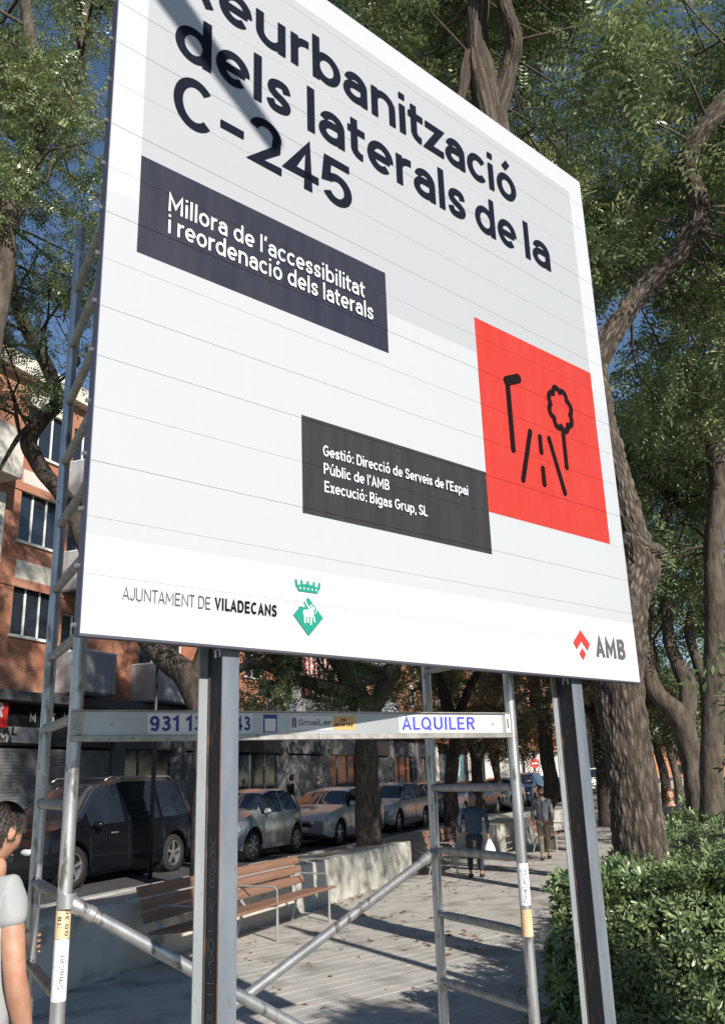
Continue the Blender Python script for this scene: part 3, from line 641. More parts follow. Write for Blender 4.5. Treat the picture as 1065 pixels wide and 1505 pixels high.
# retaining wall of cast concrete, in bays
def concrete_wall(name, label, bays, p0, p1, zt, z0=-.1):
    g = thing(name, label, 'low wall', rd(bays[0], p0), rz=R(68)); ORG[g.name] = Vector((0, 0, 0))
    g.location = (0, 0, 0)
    ORG[g.name] = Vector((0, 0, 0))
    for k in range(len(bays)-1):
        a0, a1 = bays[k]+.006, bays[k+1]-.006; n = max(6, int((a1-a0)/.12)); V = []; F = []
        prof = [(p0, z0), (p0, zt*.33), (p0, zt*.66), (p0, zt-.02), (p0+.02, zt), (p1-.02, zt), (p1, zt-.02), (p1, z0)]
        for i in range(n+1):
            a = a0+(a1-a0)*i/n
            for (p, z) in prof: w = .006*noise.noise(Vector((a*1.3, p*3, z*2))); V.append((a, p+w, z+(w*.8 if z > .1 else 0)))
        m_ = len(prof)
        for i in range(n):
            for j in range(m_-1): F.append((i*m_+j, (i+1)*m_+j, (i+1)*m_+j+1, i*m_+j+1))
        F.append(tuple(range(m_))); F.append(tuple(n*m_+j for j in range(m_))[::-1])
        mk('wall_bay', V, F, M['concrete'], g)
    return g
concrete_wall('concrete_wall', 'long low board-marked concrete wall running behind the wooden bench', [-14, -9.5, -5, -.5, 4, 8.2, 11.2, 13.1, 15.2, 17.3, 18.9], 6.78, 7.05, .70)
concrete_wall('concrete_wall', 'short pale concrete planter wall beside the walking man', [23.6, 26.2, 28.0], 6.2, 7.2, .72)
concrete_wall('concrete_wall', 'farther concrete planter wall beyond the walking man', [31, 34, 37], 6.2, 7.2, .72)
# ---------------------------------------------------------------- benches
def bench(label, a0, a1, p, back=True):
    L_ = a1-a0; g = thing('park_bench', label, 'bench', rd((a0+a1)/2, p), group='wooden slat benches by the concrete wall', rz=R(68))
    ORG[g.name] = Vector((0, 0, 0)); h = L_/2
    def slat(nm, y, z, ty, tz, ang):
        mb = MB(); mb.obox((0, 0, 0), (h, 0, 0), (0, ty/2, 0), (0, 0, tz/2), .006); o = mb.go(nm, M['wood'], g); o.location = (0, y, z); o.rotation_euler.x = ang; return o
    for k in range(4): slat('seat_slat', -.30+k*.125, .455-.012*k, .112, .035, R(-4))
    for k in range(3): slat('back_slat', .20+.045*k, .57+.135*k, .028, .118, R(-18))
    for x in ((-h+.22, h-.22) if L_ < 3 else (-h+.3, .17, h-.22)):
        mb = MB(); mb.tube([(x, -.34, 0), (x, -.34, .43), (x, .12, .40), (x, .20, .47), (x, .33, .90)], .021, 8); mb.go('frame', M['benchsteel'], g)
        mb = MB(); mb.tube([(x, .28, 0), (x, .17, .42)], .017, 8); mb.go('leg', M['benchsteel'], g)
        mb = MB(); mb.tube([(x, -.34, .43), (x, -.34, .62), (x, -.30, .66), (x, .22, .67)], .012, 8); mb.go('armrest', M['benchsteel'], g)
    return g
bench('long reddish slatted bench in front of the concrete wall, partly behind the left steel post', 9.05, 13.1, 6.28)
bench('smaller bench behind the ladder frame next to the man in the blue jacket', 18.6, 20.6, 6.1)
bench('far bench beside the concrete planter right of the walking man', 24.2, 26.2, 5.1)
# ---------------------------------------------------------------- cars
def lerp(P, x):
    if x <= P[0][0]: return P[0][1]
    for (x0, y0), (x1, y1) in zip(P, P[1:]):
        if x <= x1:
            t = (x-x0)/(x1-x0); return y0+(y1-y0)*t
    return P[-1][1]
def sm(P, x, r=.10): return (lerp(P, x-r)+2*lerp(P, x)+lerp(P, x+r))/4
def car(label, a, p, paint, L=4.1, W=1.72, hood=None, wb=2.5, fo=.8, wr=.31, kind='hatch', lamps='oval', flip=False, group='cars parked along the street', zr=.35, detail=True, hb=.93, H=1.48):
    """front at local x=0, facing -x (towards the viewer along the street); near side at y=-W/2"""
    g = thing('parked_car', label, 'car', rd(a, p, zr), group=group, rz=R(68)); ORG[g.name] = Vector((0, 0, 0))
    if flip: g.rotation_euler.z = R(248)
    if kind == 'van': top = [(0, .72), (.04, .82), (.35, .99), (1.0, 1.10), (1.05, 1.12), (1.95, H-.09), (2.5, H), (3.9, H), (L-.22, H-.12), (L-.05, 1.1), (L, .85)]; belt = [(0, .72), (.35, .93), (1.0, 1.0), (L, 1.08)]; ws = (1.1, 1.95); rw = (L-.24, L-.06); sg = (1.3, L-.34)
    elif kind == 'mini': top = [(0, .62), (.04, .76), (.3, .93), (.70, 1.02), (.75, 1.04), (1.38, H-.08), (1.8, H), (2.4, H-.01), (L-.22, H-.16), (L-.06, 1.02), (L, .8)]; belt = [(0, .66), (.3, .88), (.72, .95), (L, 1.03)]; ws = (.78, 1.38); rw = (L-.24, L-.07); sg = (.98, L-.42)
    elif kind == 'sedan': top = [(0, .60), (.04, .70), (.35, .82), (1.1, .93), (1.18, .95), (1.85, H-.10), (2.3, H), (3.0, H-.02), (L-.75, .98), (L-.05, .92), (L, .75)]; belt = [(0, .62), (.35, .78), (1.1, .88), (L-.6, .94), (L, .86)]; ws = (1.2, 1.86); rw = (3.05, L-.78); sg = (1.45, L-.95)
    else: top = [(0, .62), (.04, .74), (.33, .88), (.98, .98), (1.05, 1.0), (1.75, H-.09), (2.2, H), (3.0, H-.02), (L-.30, H-.20), (L-.06, .98), (L, .75)]; belt = [(0, .64), (.33, .83), (1.0, hb), (L, hb+.08)]; ws = (1.08, 1.75); rw = (L-.34, L-.08); sg = (1.3, L-.5)
    xw = (fo, fo+wb); ar = wr+.065
    xs = sorted(set([round(x, 3) for x in np.linspace(0, L, 70)]+[round(c+ar*math.cos(q), 3) for c in xw for q in np.linspace(0, math.pi, 15)]+[round(v, 3) for v in (*ws, *rw, *sg)]))
    V = []; NR = 10; info = []
    for x in xs:
        e = min(1, (x/.55)); e2 = min(1, (L-x)/.5); hw = W/2*(.80+.20*math.sin(e*math.pi/2))*(.86+.14*math.sin(e2*math.pi/2))
        zb = .20+.10*(1-min(1, x/.25))+.12*(1-min(1, (L-x)/.3)); zt_ = sm(top, x, .05); ztb = min(sm(belt, x, .08), zt_-.01)
        gh = max(zt_-ztb, 0); wt_ = hw*(.985-.30*min(1, gh/.5)*1.0) if gh > .08 else hw*(.97-.15*gh/.08*.3)
        zs = zb; arch = None
        for c in xw:
            if abs(x-c) < ar: zs = max(zs, wr+math.sqrt(ar*ar-(x-c)**2))
        ring = [(0, zb), (hw*.72, zb), (hw*.965, max(zb+.03, zs)), (hw, max(zb+.17, zs+.015)), (hw*1.012, max(zb+.34, zs+.03)), (hw*.985, max(ztb-.07, zs+.05)), (hw*.955, ztb), (wt_, zt_-.045 if gh > .15 else zt_-.012), (wt_*.86, zt_-.006), (0, zt_+.012)]
        if zs > zb+.01: ring[1] = (hw*.60, zb)
        V += [(x, -y, z) for y, z in ring]+[(x, y, z) for y, z in ring[1:-1]]; info.append((x, gh))
    M_ = NR+NR-2; body = []; gls = {'windscreen': [], 'rear_window': [], 'side_glass': []}
    def idx(i, side, k):
        if k == 0 or k == NR-1 or side < 0: return i*M_+k
        return i*M_+NR+k-1
    for i in range(len(xs)-1):
        x0, x1 = xs[i], xs[i+1]; xm = (x0+x1)/2
        for side in (-1, 1):
            for k in range(NR-1):
                f = (idx(i, side, k), idx(i, side, k+1), idx(i+1, side, k+1), idx(i+1, side, k)); f = f if side < 0 else f[::-1]
                tgt = body
                if k >= 7 and ws[0] < xm < ws[1]: tgt = gls['windscreen']
                elif k >= 7 and rw[0] < xm < rw[1]: tgt = gls['rear_window']
                elif k == 6 and sg[0] < xm < sg[1]:
                    pil = [ (sg[0]+sg[1])/2-.0 ] if kind != 'van' else [2.35, 3.45]
                    if kind == 'mini': pil = [2.05]
                    if not any(abs(xm-q) < .045 for q in pil): tgt = gls['side_glass']
                if k == 1 and any(abs(xm-c) < ar for c in xw): tgt = None
                if tgt is not None: tgt.append(f)
    for i in (0, len(xs)-1):
        r_ = [idx(i, -1, k) for k in range(NR)]+[idx(i, 1, k) for k in range(NR-2, 0, -1)]; body.append(tuple(r_ if i == 0 else r_[::-1]))
    def sub(nm, F, m, sm_=True):
        used = sorted({v for f in F for v in f}); mp_ = {v: k for k, v in enumerate(used)}
        o = mk(nm, [V[v] for v in used], [tuple(mp_[v] for v in f) for f in F], m, g, smooth=sm_)
        try: o.data.set_sharp_from_angle(angle=R(42))
        except Exception: pass
        return o
    bd_ = sub('body', body, paint)
    for k_, F_ in gls.items():
        if not F_: continue
        if k_ == 'side_glass':
            for s_ in (-1, 1):
                Fs = [f for f in F_ if sum(V[v][1] for v in f)*s_ > 0]
                if Fs: sub('side_window', Fs, M['carglass'])
        else: sub(k_, F_, M['carglass'])
    mb = MB(); mb.box(.3, L-.3, -W/2+.18, W/2-.18, .16, .62); mb.go('underbody', M['black'], g)
    mb = MB()
    for s_ in (-1, 1):
        for c in xw: mb.lathe([(ar+.02, -.12), (ar+.02, .12), (0, .12)], (c, s_*(W/2-.2), wr), (0, -s_, 0), 20)
    mb.go('wheel_housing', M['black'], g)['kind'] = 'stuff'
    for s_ in (-1, 1):
        for c in xw:
            o = MB().lathe([(wr*.66, -.09), (wr*.7, -.10), (wr*.93, -.095), (wr, -.06), (wr, .06), (wr*.93, .095), (wr*.7, .10), (wr*.66, .09)], (0, 0, 0), (0, 1, 0), 28).go('wheel', M['tyre'], g, smooth=True)
            o.location = (c, s_*(W/2-.125), wr)
            mb = MB(); mb.lathe([(wr*.68, -.08), (wr*.68, .085), (wr*.62, .088), (wr*.62, .05)], (0, 0, 0), (0, s_, 0), 28)
            mb.lathe([(.0, .075), (.05, .075), (.055, .04)], (0, 0, 0), (0, s_, 0), 14)
            for q in range(5 if kind != 'mini' else 7):
                an = 2*math.pi*q/(5 if kind != 'mini' else 7)+.3; dx, dz = math.cos(an), math.sin(an)
                mb.obox((dx*wr*.36, s_*.066, dz*wr*.36), (dx*wr*.31, 0, dz*wr*.31), (-dz*.024, 0, dx*.024), (0, .010, 0))
            mb.go('rim', M['rim'], o)
            mb = MB(); mb.lathe([(wr*.62, .0), (0, .0)], (0, 0, 0), (0, s_, 0), 20); mb.go('brake_disc', M['black'], o)
    hwf = W/2
    if detail:
        for s_ in (-1, 1):
            if lamps == 'round':
                for (yy, rr_) in ((.60, .125), (.37, .09)):
                    MB().ell((.045+.16*(yy-.3), s_*yy, .60), .085, rr_, rr_*1.05).go('headlight', M['lamp'], g, smooth=True)
            else: MB().ell((.12 if lamps == 'oval' else .15, s_*(hwf*.70), .665), .16, .18, .085 if lamps == 'oval' else .105).go('headlight', M['lamp'], g, smooth=True)
            MB().ell((ws[0]+.28, s_*(hwf+.07), 1.02), .07, .10, .075, 10, 7).go('wing_mirror', paint, g, smooth=True)
            mb = MB(); mb.box(sg[0]+.55, sg[0]+.75, s_*(hwf*.985)-.012, s_*(hwf*.985)+.012, .845, .87, .004); mb.go('door_handle', M['rim'] if kind == 'van' else paint, g)
            mb = MB()
            for xx in ((sg[0]+.02, sg[0]+1.02) if kind != 'van' else (1.25, 2.35, 3.45)):
                pts = []
                for zz_ in np.linspace(.36, .93, 7): pts.append((xx+.02*math.sin(zz_*3), s_*(hwf*(1.014 if zz_ < .8 else .985)), zz_))
                mb.tube(pts, .005, 5)
            mb.go('door_seam', M['black'], g)
        mb = MB(); mb.box(-.012, .05, -.38, .38, .50, .60, .006); mb.go('grille', M['black'], g)
        mb = MB(); mb.box(.0, .12, -.5, .5, .25, .36, .006); mb.go('air_intake', M['black'], g)
        mb = MB(); mb.box(-.025, -.012, -.25, .25, .40, .495, .002); mb.go('number_plate', M['white'], g)
        if kind == 'van':
            for s_ in (-1, 1): MB().tube([(1.95, s_*.62, H-.03), (2.1, s_*.62, H+.035), (4.0, s_*.62, H+.03), (4.15, s_*.62, H-.04)], .016, 8).go('roof_rail', M['rim'], g, smooth=True)
            mb = MB(); mb.obox((1.62, 0, 1.40), (.32, 0, .15), (0, .60, 0), (-.004, 0, .008)); mb.go('sun_shade', mat('foil sun shade', (.55, .46, .33), (.62, .56, .46), rough=.35, metal=.3, scale=6, bump=.01, bscale=12), g)
    return g
P_black = mat('black car paint', (.004, .0045, .007), rough=.3, coat=.45, spec=.3)
P_silver = mat('silver car paint', (.42, .44, .46), rough=.30, metal=.55, coat=.8)
P_silver2 = mat('pale silver paint', (.50, .52, .54), rough=.30, metal=.5, coat=.8)
P_grey = mat('grey car paint', (.20, .205, .21), rough=.3, metal=.5, coat=.8)
P_blue = mat('navy car paint', (.03, .05, .10), rough=.25, coat=1)
P_red = mat('red car paint', (.3, .02, .02), rough=.25, coat=1)
car('black people carrier with foil sunshade behind its windscreen, largest car of the row', 12.15, 11.7, P_black, L=4.75, W=1.85, wb=3.0, fo=.9, wr=.35, kind='van', H=1.80)
car('tiny silver three-door car right of the left steel post', 17.5, 10.95, P_silver, L=3.15, W=1.68, wb=2.1, fo=.62, wr=.32, kind='mini', lamps='tall', H=1.50)
car('pale silver saloon with round double headlights, half behind a tree trunk', 21.75, 10.85, P_silver2, L=4.2, W=1.74, wb=2.6, fo=.75, wr=.31, kind='hatch', lamps='round', H=1.45)
car('silver grey hatchback just left of the right ladder frame', 27.1, 11.2, P_silver, L=4.2, W=1.76, wb=2.6, fo=.8, wr=.32, kind='hatch', H=1.50)
car('dark navy car parked behind the man in the blue jacket', 32.3, 11.3, P_blue, L=4.3, W=1.76, wb=2.6, fo=.8, kind='hatch')
car('black car parked behind the concrete planter', 37.2, 11.2, P_black, L=4.4, W=1.76, wb=2.6, fo=.8, kind='sedan', H=1.42)
car('dark grey car behind the walking man', 42.2, 11.2, P_grey, L=4.3, W=1.76, kind='hatch', H=1.5)
car('navy car seen between the right steel post and the big trunk', 47.5, 11.2, P_blue, L=4.3, W=1.76, kind='van', H=1.7)
car('black far car at the end of the row', 53.0, 11.2, P_black, L=4.3, W=1.76, kind='hatch')
car('white far car behind the tree trunks', 62.0, 11.2, mat('white car paint', (.7, .7, .7), rough=.3, coat=1), L=4.4, W=1.76, kind='hatch')
car('white far van under the far trees', 74.0, 11.2, M['white'], L=4.6, W=1.85, kind='van', H=1.9)
# ---------------------------------------------------------------- buildings
def bframe(name, label, a0, p0, group=None):
    g = thing(name, label, 'building', rd(a0, p0), group=group, rz=R(68)); ORG[g.name] = Vector((a0, p0, 0)); return g
def wall_open(name, a0, a1, z0, z1, p, openings, m, g, depth=.22):
    As = sorted({a0, a1, *[o[0] for o in openings], *[o[1] for o in openings]}); Zs = sorted({z0, z1, *[o[2] for o in openings], *[o[3] for o in openings]})
    V = []; F = []
    for i in range(len(As)-1):
        for j in range(len(Zs)-1):
            am, zm = (As[i]+As[i+1])/2, (Zs[j]+Zs[j+1])/2
            if any(o[0] < am < o[1] and o[2] < zm < o[3] for o in openings): continue
            b = len(V); V += [(As[i], p, Zs[j]), (As[i+1], p, Zs[j]), (As[i+1], p, Zs[j+1]), (As[i], p, Zs[j+1])]; F.append((b, b+1, b+2, b+3))
    for (x0, x1, y0, y1) in [o[:4] for o in openings]:
        b = len(V); q = [(x0, y0), (x1, y0), (x1, y1), (x0, y1)]
        V += [(x, p, z) for x, z in q]+[(x, p+depth, z) for x, z in q]
        for k in range(4): F.append((b+k, b+(k+1) % 4, b+4+(k+1) % 4, b+4+k))
    return mk(name, V, F, m, g)
def window(g, p, x0, x1, z0, z1, panes=3, blind=.0, frame='white', d=.14):
    fr = .05; mb = MB()
    mb.box(x0, x1, p+d-.03, p+d+.03, z0, z0+fr); mb.box(x0, x1, p+d-.03, p+d+.03, z1-fr, z1)
    for k in range(panes+1):
        x = x0+fr/2+(x1-x0-fr)*k/panes; mb.box(x-fr/2, x+fr/2, p+d-.032, p+d+.032, z0+fr, z1-fr)
    o = mb.go('window', M[frame], g)
    for k in range(panes):
        x = x0+(x1-x0)*k/panes; mb = MB(); mb.box(x+.03, x+(x1-x0)/panes-.03, p+d-.004, p+d+.004, z0+.04, z1-.04); mb.go('pane', M['glass'], o)
    mb = MB(); mb.box(x0-.08, x1+.08, p-.07, p+d-.032, z0-.07, z0-.001); mb.go('sill', M['white'], o)
    if blind > 0:
        mb = MB(); nb = max(3, int(blind/.06))
        for k in range(nb): mb.box(x0+.005, x1-.005, p-.03, p+.10, z1-blind+k*blind/nb+.004, z1-blind+(k+1)*blind/nb)
        mb.go('blind', M['cream'], o)
    return o
b1 = bframe('brick_building', 'red brick apartment block with white windows and shops below, left side of the street', 10, 17.5)
PF = 17.5; ops = []; wins = []
for fl, z0 in enumerate((5.98, 8.58, 11.2)):
    wins.append((18.05, 19.75, z0, z0+2.05, 3, .62)); wins.append((27.7, 29.2, z0, z0+1.45, 3, .3)); wins.append((13.0, 14.6, z0, z0+1.5, 3, .4))
for a in (30.5, 34.2, 38.0, 42.0, 46.0, 49.5):
    for z0 in (6.0, 8.9, 11.5): wins.append((a, a+1.5, z0, z0+1.35, 2, .35))
doors_ = [(a0_, a1_, z_, z_+2.2) for z_ in (4.68, 7.6, 10.4) for a0_, a1_ in ((20.0, 21.1), (23.7, 26.2))]
ops = [w[:4] for w in wins]+doors_
wall_open('wall', 10, 53, 4.46, 13.3, PF, ops, M['brick'], b1)
for w in bpy.data.materials['red brick'].node_tree.nodes:
    if w.type == 'MAPPING': w.inputs['Rotation'].default_value = (R(-90), 0, 0)
for w in wins: window(b1, PF, *w[:4], panes=w[4], blind=w[5])
for dr in doors_: window(b1, PF, *dr, panes=3 if dr[1]-dr[0] > 2 else 2)
mb = MB(); mb.box(9.9, 53.1, PF-.35, PF+.3, 13.302, 13.6); mb.box(9.9, 53.1, PF-.2, PF+.2, 13.602, 13.9); mb.go('cornice', M['cream'], b1)
mb = MB(); mb.box(9.9, 53.1, PF-.55, PF+.3, 4.22, 4.456); mb.go('slab_edge', M['grey'], b1)
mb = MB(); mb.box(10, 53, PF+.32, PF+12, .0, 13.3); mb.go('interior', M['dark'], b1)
def soldier(zc):
    mb = MB(); mb.box(10.02, 52.98, PF-.035, PF-.002, zc, zc+.24); mb.go('brick_band', M['brick'], b1)
soldier(7.28+.0)
soldier(10.0)
def balcony(a0, a1, z, h=1.0, dp=1.05, m='panelgrey'):
    mb = MB(); mb.box(a0, a1, PF-dp, PF-.002, z-.16, z); o = mb.go('balcony', M['grey'], b1)
    n = int((a1-a0)/.22); mb = MB()
    for k in range(n): x = a0+(a1-a0)*k/n; mb.box(x+.004, x+(a1-a0)/n-.004, PF-dp-.01, PF-dp+.012, z-.1, z+h)
    for k in range(5):
        y = PF-dp+.014+(dp-.03)*k/5; mb.box(a0-.01, a0+.012, y+.003, y+(dp-.03)/5-.003, z-.1, z+h); mb.box(a1-.012, a1+.01, y+.003, y+(dp-.03)/5-.003, z-.1, z+h)
    q = mb.go('balcony_panel', M[m], o); q['kind'] = 'stuff'
    mb = MB(); mb.tube([(a0, PF-.02, z+h+.03), (a0, PF-dp, z+h+.03), (a1, PF-dp, z+h+.03), (a1, PF-.02, z+h+.03)], .025, 8); mb.go('handrail', M['white'], o)
for z in (4.66, 7.58, 10.38):
    balcony(19.85, 21.2, z); balcony(23.3, 26.6, z); balcony(32.2, 37.5, z) if z < 8 else None; balcony(40, 45, z)
for z in (10.1,):
    mb = MB(); mb.box(14.9, 17.1, PF-.9, PF-.002, z-.2, z+1.15, .02); mb.go('white_balcony', M['cream'], b1)
mb = MB(); mb.box(16.6, 17.35, PF-.14, PF-.002, 7.3, 9.7); mb.go('downpipe_casing', M['cream'], b1)
g_ = at(232, 958, 17.0); gp_ = thing('street_pole', 'thin dark street pole rising in front of the grey balcony', 'pole', (g_.x, g_.y, .5))
MB().tube([(g_.x, g_.y, .4), (g_.x, g_.y, 3), (g_.x, g_.y, g_.z)], [.045, .038, .03], 10).go('shaft', M['black'], gp_, smooth=True)
MB().ell((g_.x, g_.y, g_.z+.02), .045, .045, .05, 10, 6).go('cap', M['black'], gp_, smooth=True)
# striped awning hanging over a balcony
def stripe_mat(name, c1, c2, freq):
    m = bpy.data.materials.new(name); m.use_nodes = True; t = m.node_tree; N = t.nodes; L = t.links
    tc = N.new('ShaderNodeTexCoord'); w = N.new('ShaderNodeTexWave'); w.bands_direction = 'X'; w.inputs['Scale'].default_value = freq; w.inputs['Distortion'].default_value = .3
    L.new(tc.outputs['Object'], w.inputs[0]); rp = N.new('ShaderNodeMapRange'); rp.inputs[1].default_value = .45; rp.inputs[2].default_value = .55; L.new(w.outputs['Fac'], rp.inputs[0])
    x = N.new('ShaderNodeMix'); x.data_type = 'RGBA'; x.inputs[6].default_value = (*c1, 1); x.inputs[7].default_value = (*c2, 1); L.new(rp.outputs[0], x.inputs[0]); L.new(x.outputs[2], N['Principled BSDF'].inputs['Base Color'])
    N['Principled BSDF'].inputs['Roughness'].default_value = .9
    return m
M['stripe'] = stripe_mat('striped awning cloth', (.30, .05, .05), (.6, .52, .46), 1.6)
V = []; F = []; n = 60
for i in range(n+1):
    a = 33.2+2.9*i/n; w = .05*math.sin(i*.9)
    V += [(a, PF-1.15+w, 7.3), (a, PF-1.25+w, 5.6), (a, PF-1.26+w, 5.32+.07*abs(math.sin(i*math.pi/7.5)))]
for i in range(n): F += [(i*3, i*3+1, i*3+4, i*3+3), (i*3+1, i*3+2, i*3+5, i*3+4)]
mk('awning', V, F, M['stripe'], b1)
mb = MB()
for k in range(14): mb.box(29.6+k*.2, 29.74+k*.2, PF-1.12, PF-1.09, 5.1, 5.75)
mb.go('slatted_screen', M['shutter'], b1)
# ground floor: pillars, roller shutters of many slats, shop fronts, signs
mb = MB()
for a in (10, 16.2, 22.6, 25.9, 29.4, 33.5, 37.6, 41.8, 46, 50, 52.6): mb.box(a, a+.45, PF-.12, PF+.3, .47, 4.219)
mb.go('pillars', M['grey'], b1)['kind'] = 'stuff'
def shutter_front(a0, a1, z1=3.1):
    n = int((z1-.5)/.085); mb = MB()
    for k in range(n): mb.box(a0, a1, PF+.02+(.006 if k % 2 else 0), PF+.06, .5+k*.085+.004, .5+(k+1)*.085-.003)
    o = mb.go('roller_shutter', M['shutter'], b1); o['kind'] = 'stuff'
def shop(a0, a1, z1=3.1, m='dark'):
    mb = MB(); mb.box(a0, a1, PF+.1, PF+.12, .5, z1); o = mb.go('shop_window', M['glass'], b1)
    mb = MB()
    for k in range(4): x = a0+(a1-a0)*k/3; mb.box(x-.03, x+.03, PF+.06, PF+.098, .5, z1)
    mb.box(a0, a1, PF+.06, PF+.098, z1-.07, z1-.001) if False else None
    mb.go('shop_frame', M['shutter'], o)
shutter_front(10.5, 16.1); shutter_front(16.7, 22.5); shop(23.1, 25.8); shutter_front(26.4, 29.3); shop(29.9, 33.4); shutter_front(34.0, 37.5); shop(38.1, 41.7); shutter_front(42.3, 45.9); shop(46.5, 49.9); shop(50.5, 52.5)
for a0, a1, m_ in ((10.5, 16.1, 'black'), (16.7, 22.5, 'black'), (23.1, 25.8, 'grey'), (26.4, 29.3, 'shutter'), (29.9, 33.4, 'black'), (34, 37.5, 'grey'), (38.1, 41.7, 'shutter'), (42.3, 45.9, 'black'), (46.5, 49.9, 'grey'), (50.5, 52.5, 'black')):
    mb = MB(); mb.box(a0, a1, PF-.06, PF+.05, 3.12, 3.95 if a0 > 23 else 3.92); mb.go('fascia', M[m_], b1)
def fp(a, z, l, y=PF-.075): return (a, y-l*.001, z)
def fa(px, p=17.42, py=1050):        # position along the facade of a picture column
    d = at(px, py, 1)-Vector((0, 0, CH)); nrm = rd(0, 1); k = p/d.dot(nrm); q = Vector((0, 0, CH))+d*k; return q.x*SA+q.y*CA, q.z
for s, x0, x1 in (('M', 44, 53), ('T', 74, 82), ('A', 91, 99)):
    q0, z_ = fa(x0, py=1061); q1, _ = fa(x1, py=1061); text('sign_letter', s, fp, q0, q1, z_, .24, .2, M['white'], b1)
q0, z0_ = fa(-40, py=1068); q1, z1_ = fa(4, py=1036)
mb = MB(); mb.box(q0, q1, PF-.30, PF-.07, z0_+.0, z1_+.05, .01); mb.go('red_shop_sign', M['red'], b1)
text('sign_letter', 'R', lambda a, z, l: (a, PF-.306-l*.001, z), q1-.42, q1-.18, z0_+.25, .36, .22, M['white'], b1)
q0, z0_ = fa(-40, py=1096); q1, _ = fa(60, py=1096); z1_ = fa(20, py=1068)[1]
mb = MB(); mb.box(q0, q1, PF-.10, PF-.02, z0_+.1, z1_, .01); mb.go('pale_shop_sign', M['panelgrey'], b1)
for s, x0, x1, y_ in (('AL', 3, 24, 1080), ('MA', -2, 17, 1093)):
    u0, zz_ = fa(x0, py=y_); u1, _ = fa(x1, py=y_); text('sign_letter', s, lambda a, z, l: (a, PF-.106-l*.001, z), u0, u1, zz_, .21, .22, M['black'], b1)
# the next blocks down the street
b2 = bframe('orange_building', 'orange rendered block with white-pillared arcade beyond the brick building', 54, 17.9)
w2 = []
for a in np.arange(55.5, 108, 4.6):
    for z0 in (5.6, 8.8, 12.0): w2.append((float(a), float(a)+1.7, z0, z0+1.6))
wall_open('wall', 54, 110, 4.4, 15.5, 17.9, w2, M['stucco'], b2)
for w in w2: window(b2, 17.9, *w, panes=2)
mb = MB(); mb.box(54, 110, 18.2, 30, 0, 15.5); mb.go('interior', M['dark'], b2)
for k, a in enumerate(np.arange(54, 110, 4.6)):
    mb = MB(); mb.box(a, a+.6, 17.5, 18.1, .47, 4.0); mb.go('pillar', M['white' if k % 2 else 'cream'], b2)
    mb = MB(); mb.box(a+1.0, a+3.6, 18.12, 18.18, .5, 3.4); mb.go('shop_window', [M['glass'], mat('teal shopfront', (.05, .22, .26), rough=.3), M['shutter']][k % 3], b2)
mb = MB(); mb.box(54, 110, 17.3, 18.15, 4.0, 4.399); mb.go('lintel_band', M['stucco'], b2)
for a in np.arange(57, 106, 9.2):
    for z in (5.4, 8.6, 11.8):
        mb = MB(); mb.box(a, a+3.6, 16.9, 17.898, z-.15, z+.9); mb.go('balcony', M['stucco'], b2)
b3 = bframe('white_building', 'pale block closing the far end of the street', 118, 17)
w3 = [(float(a), float(a)+2, z0, z0+1.6) for a in np.arange(120, 170, 5) for z0 in (4.6, 8, 11.2)]
wall_open('wall', 118, 175, 0, 15, 17, w3, M['cream'], b3)
for w in w3[::1]: window(b3, 17, *w, panes=1)
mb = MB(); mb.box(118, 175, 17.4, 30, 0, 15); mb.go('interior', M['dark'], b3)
for (nm, lb, a0, a1, p0, p1, h, m_) in (('far_building', 'far brick block across the end of the street', 185, 187, -60, 16, 14, 'stucco'), ('far_building', 'distant pale block behind the park trees on the right', 60, 100, -62, -50, 15, 'cream')):
    g = thing(nm, lb, 'building', rd(a0, p0), rz=R(68)); ORG[g.name] = Vector((a0, p0, 0))
    mb = MB(); mb.box(a0, a1, p0, p1, 0, h); mb.go('wall', M[m_], g)
    if a0 > 150:
        for p in np.arange(p0+4, p1-3, 5.5):
            for z in (1, 4.6, 7.8, 11):
                mb = MB(); mb.box(a0-.05, a0-.01, p, p+2.2, z, z+1.7); mb.go('window', M['glass'], g)
    else:
        for a in np.arange(a0+3, a1-3, 5):
            for z in (1, 4.6, 7.8, 11):
                mb = MB(); mb.box(a, a+2.2, p1+.01, p1+.05, z, z+1.7); mb.go('window', M['glass'], g)
# no-entry sign
sp = at(785, 1122, 62); g = thing('no_entry_sign', 'round red no-entry road sign with a white bar, far down the street', 'road sign', (sp.x, sp.y, .0))
mb = MB(); mb.tube([(sp.x, sp.y, 0), (sp.x, sp.y, sp.z+.3)], .04, 8); mb.go('pole', M['grey'], g)
mb = MB(); mb.tube([(sp.x, sp.y-.05, sp.z), (sp.x, sp.y-.08, sp.z)], .31, 24); mb.go('disc', M['red'], g)
mb = MB(); mb.box(sp.x-.22, sp.x+.22, sp.y-.10, sp.y-.085, sp.z-.055, sp.z+.055); mb.go('bar', M['white'], g)
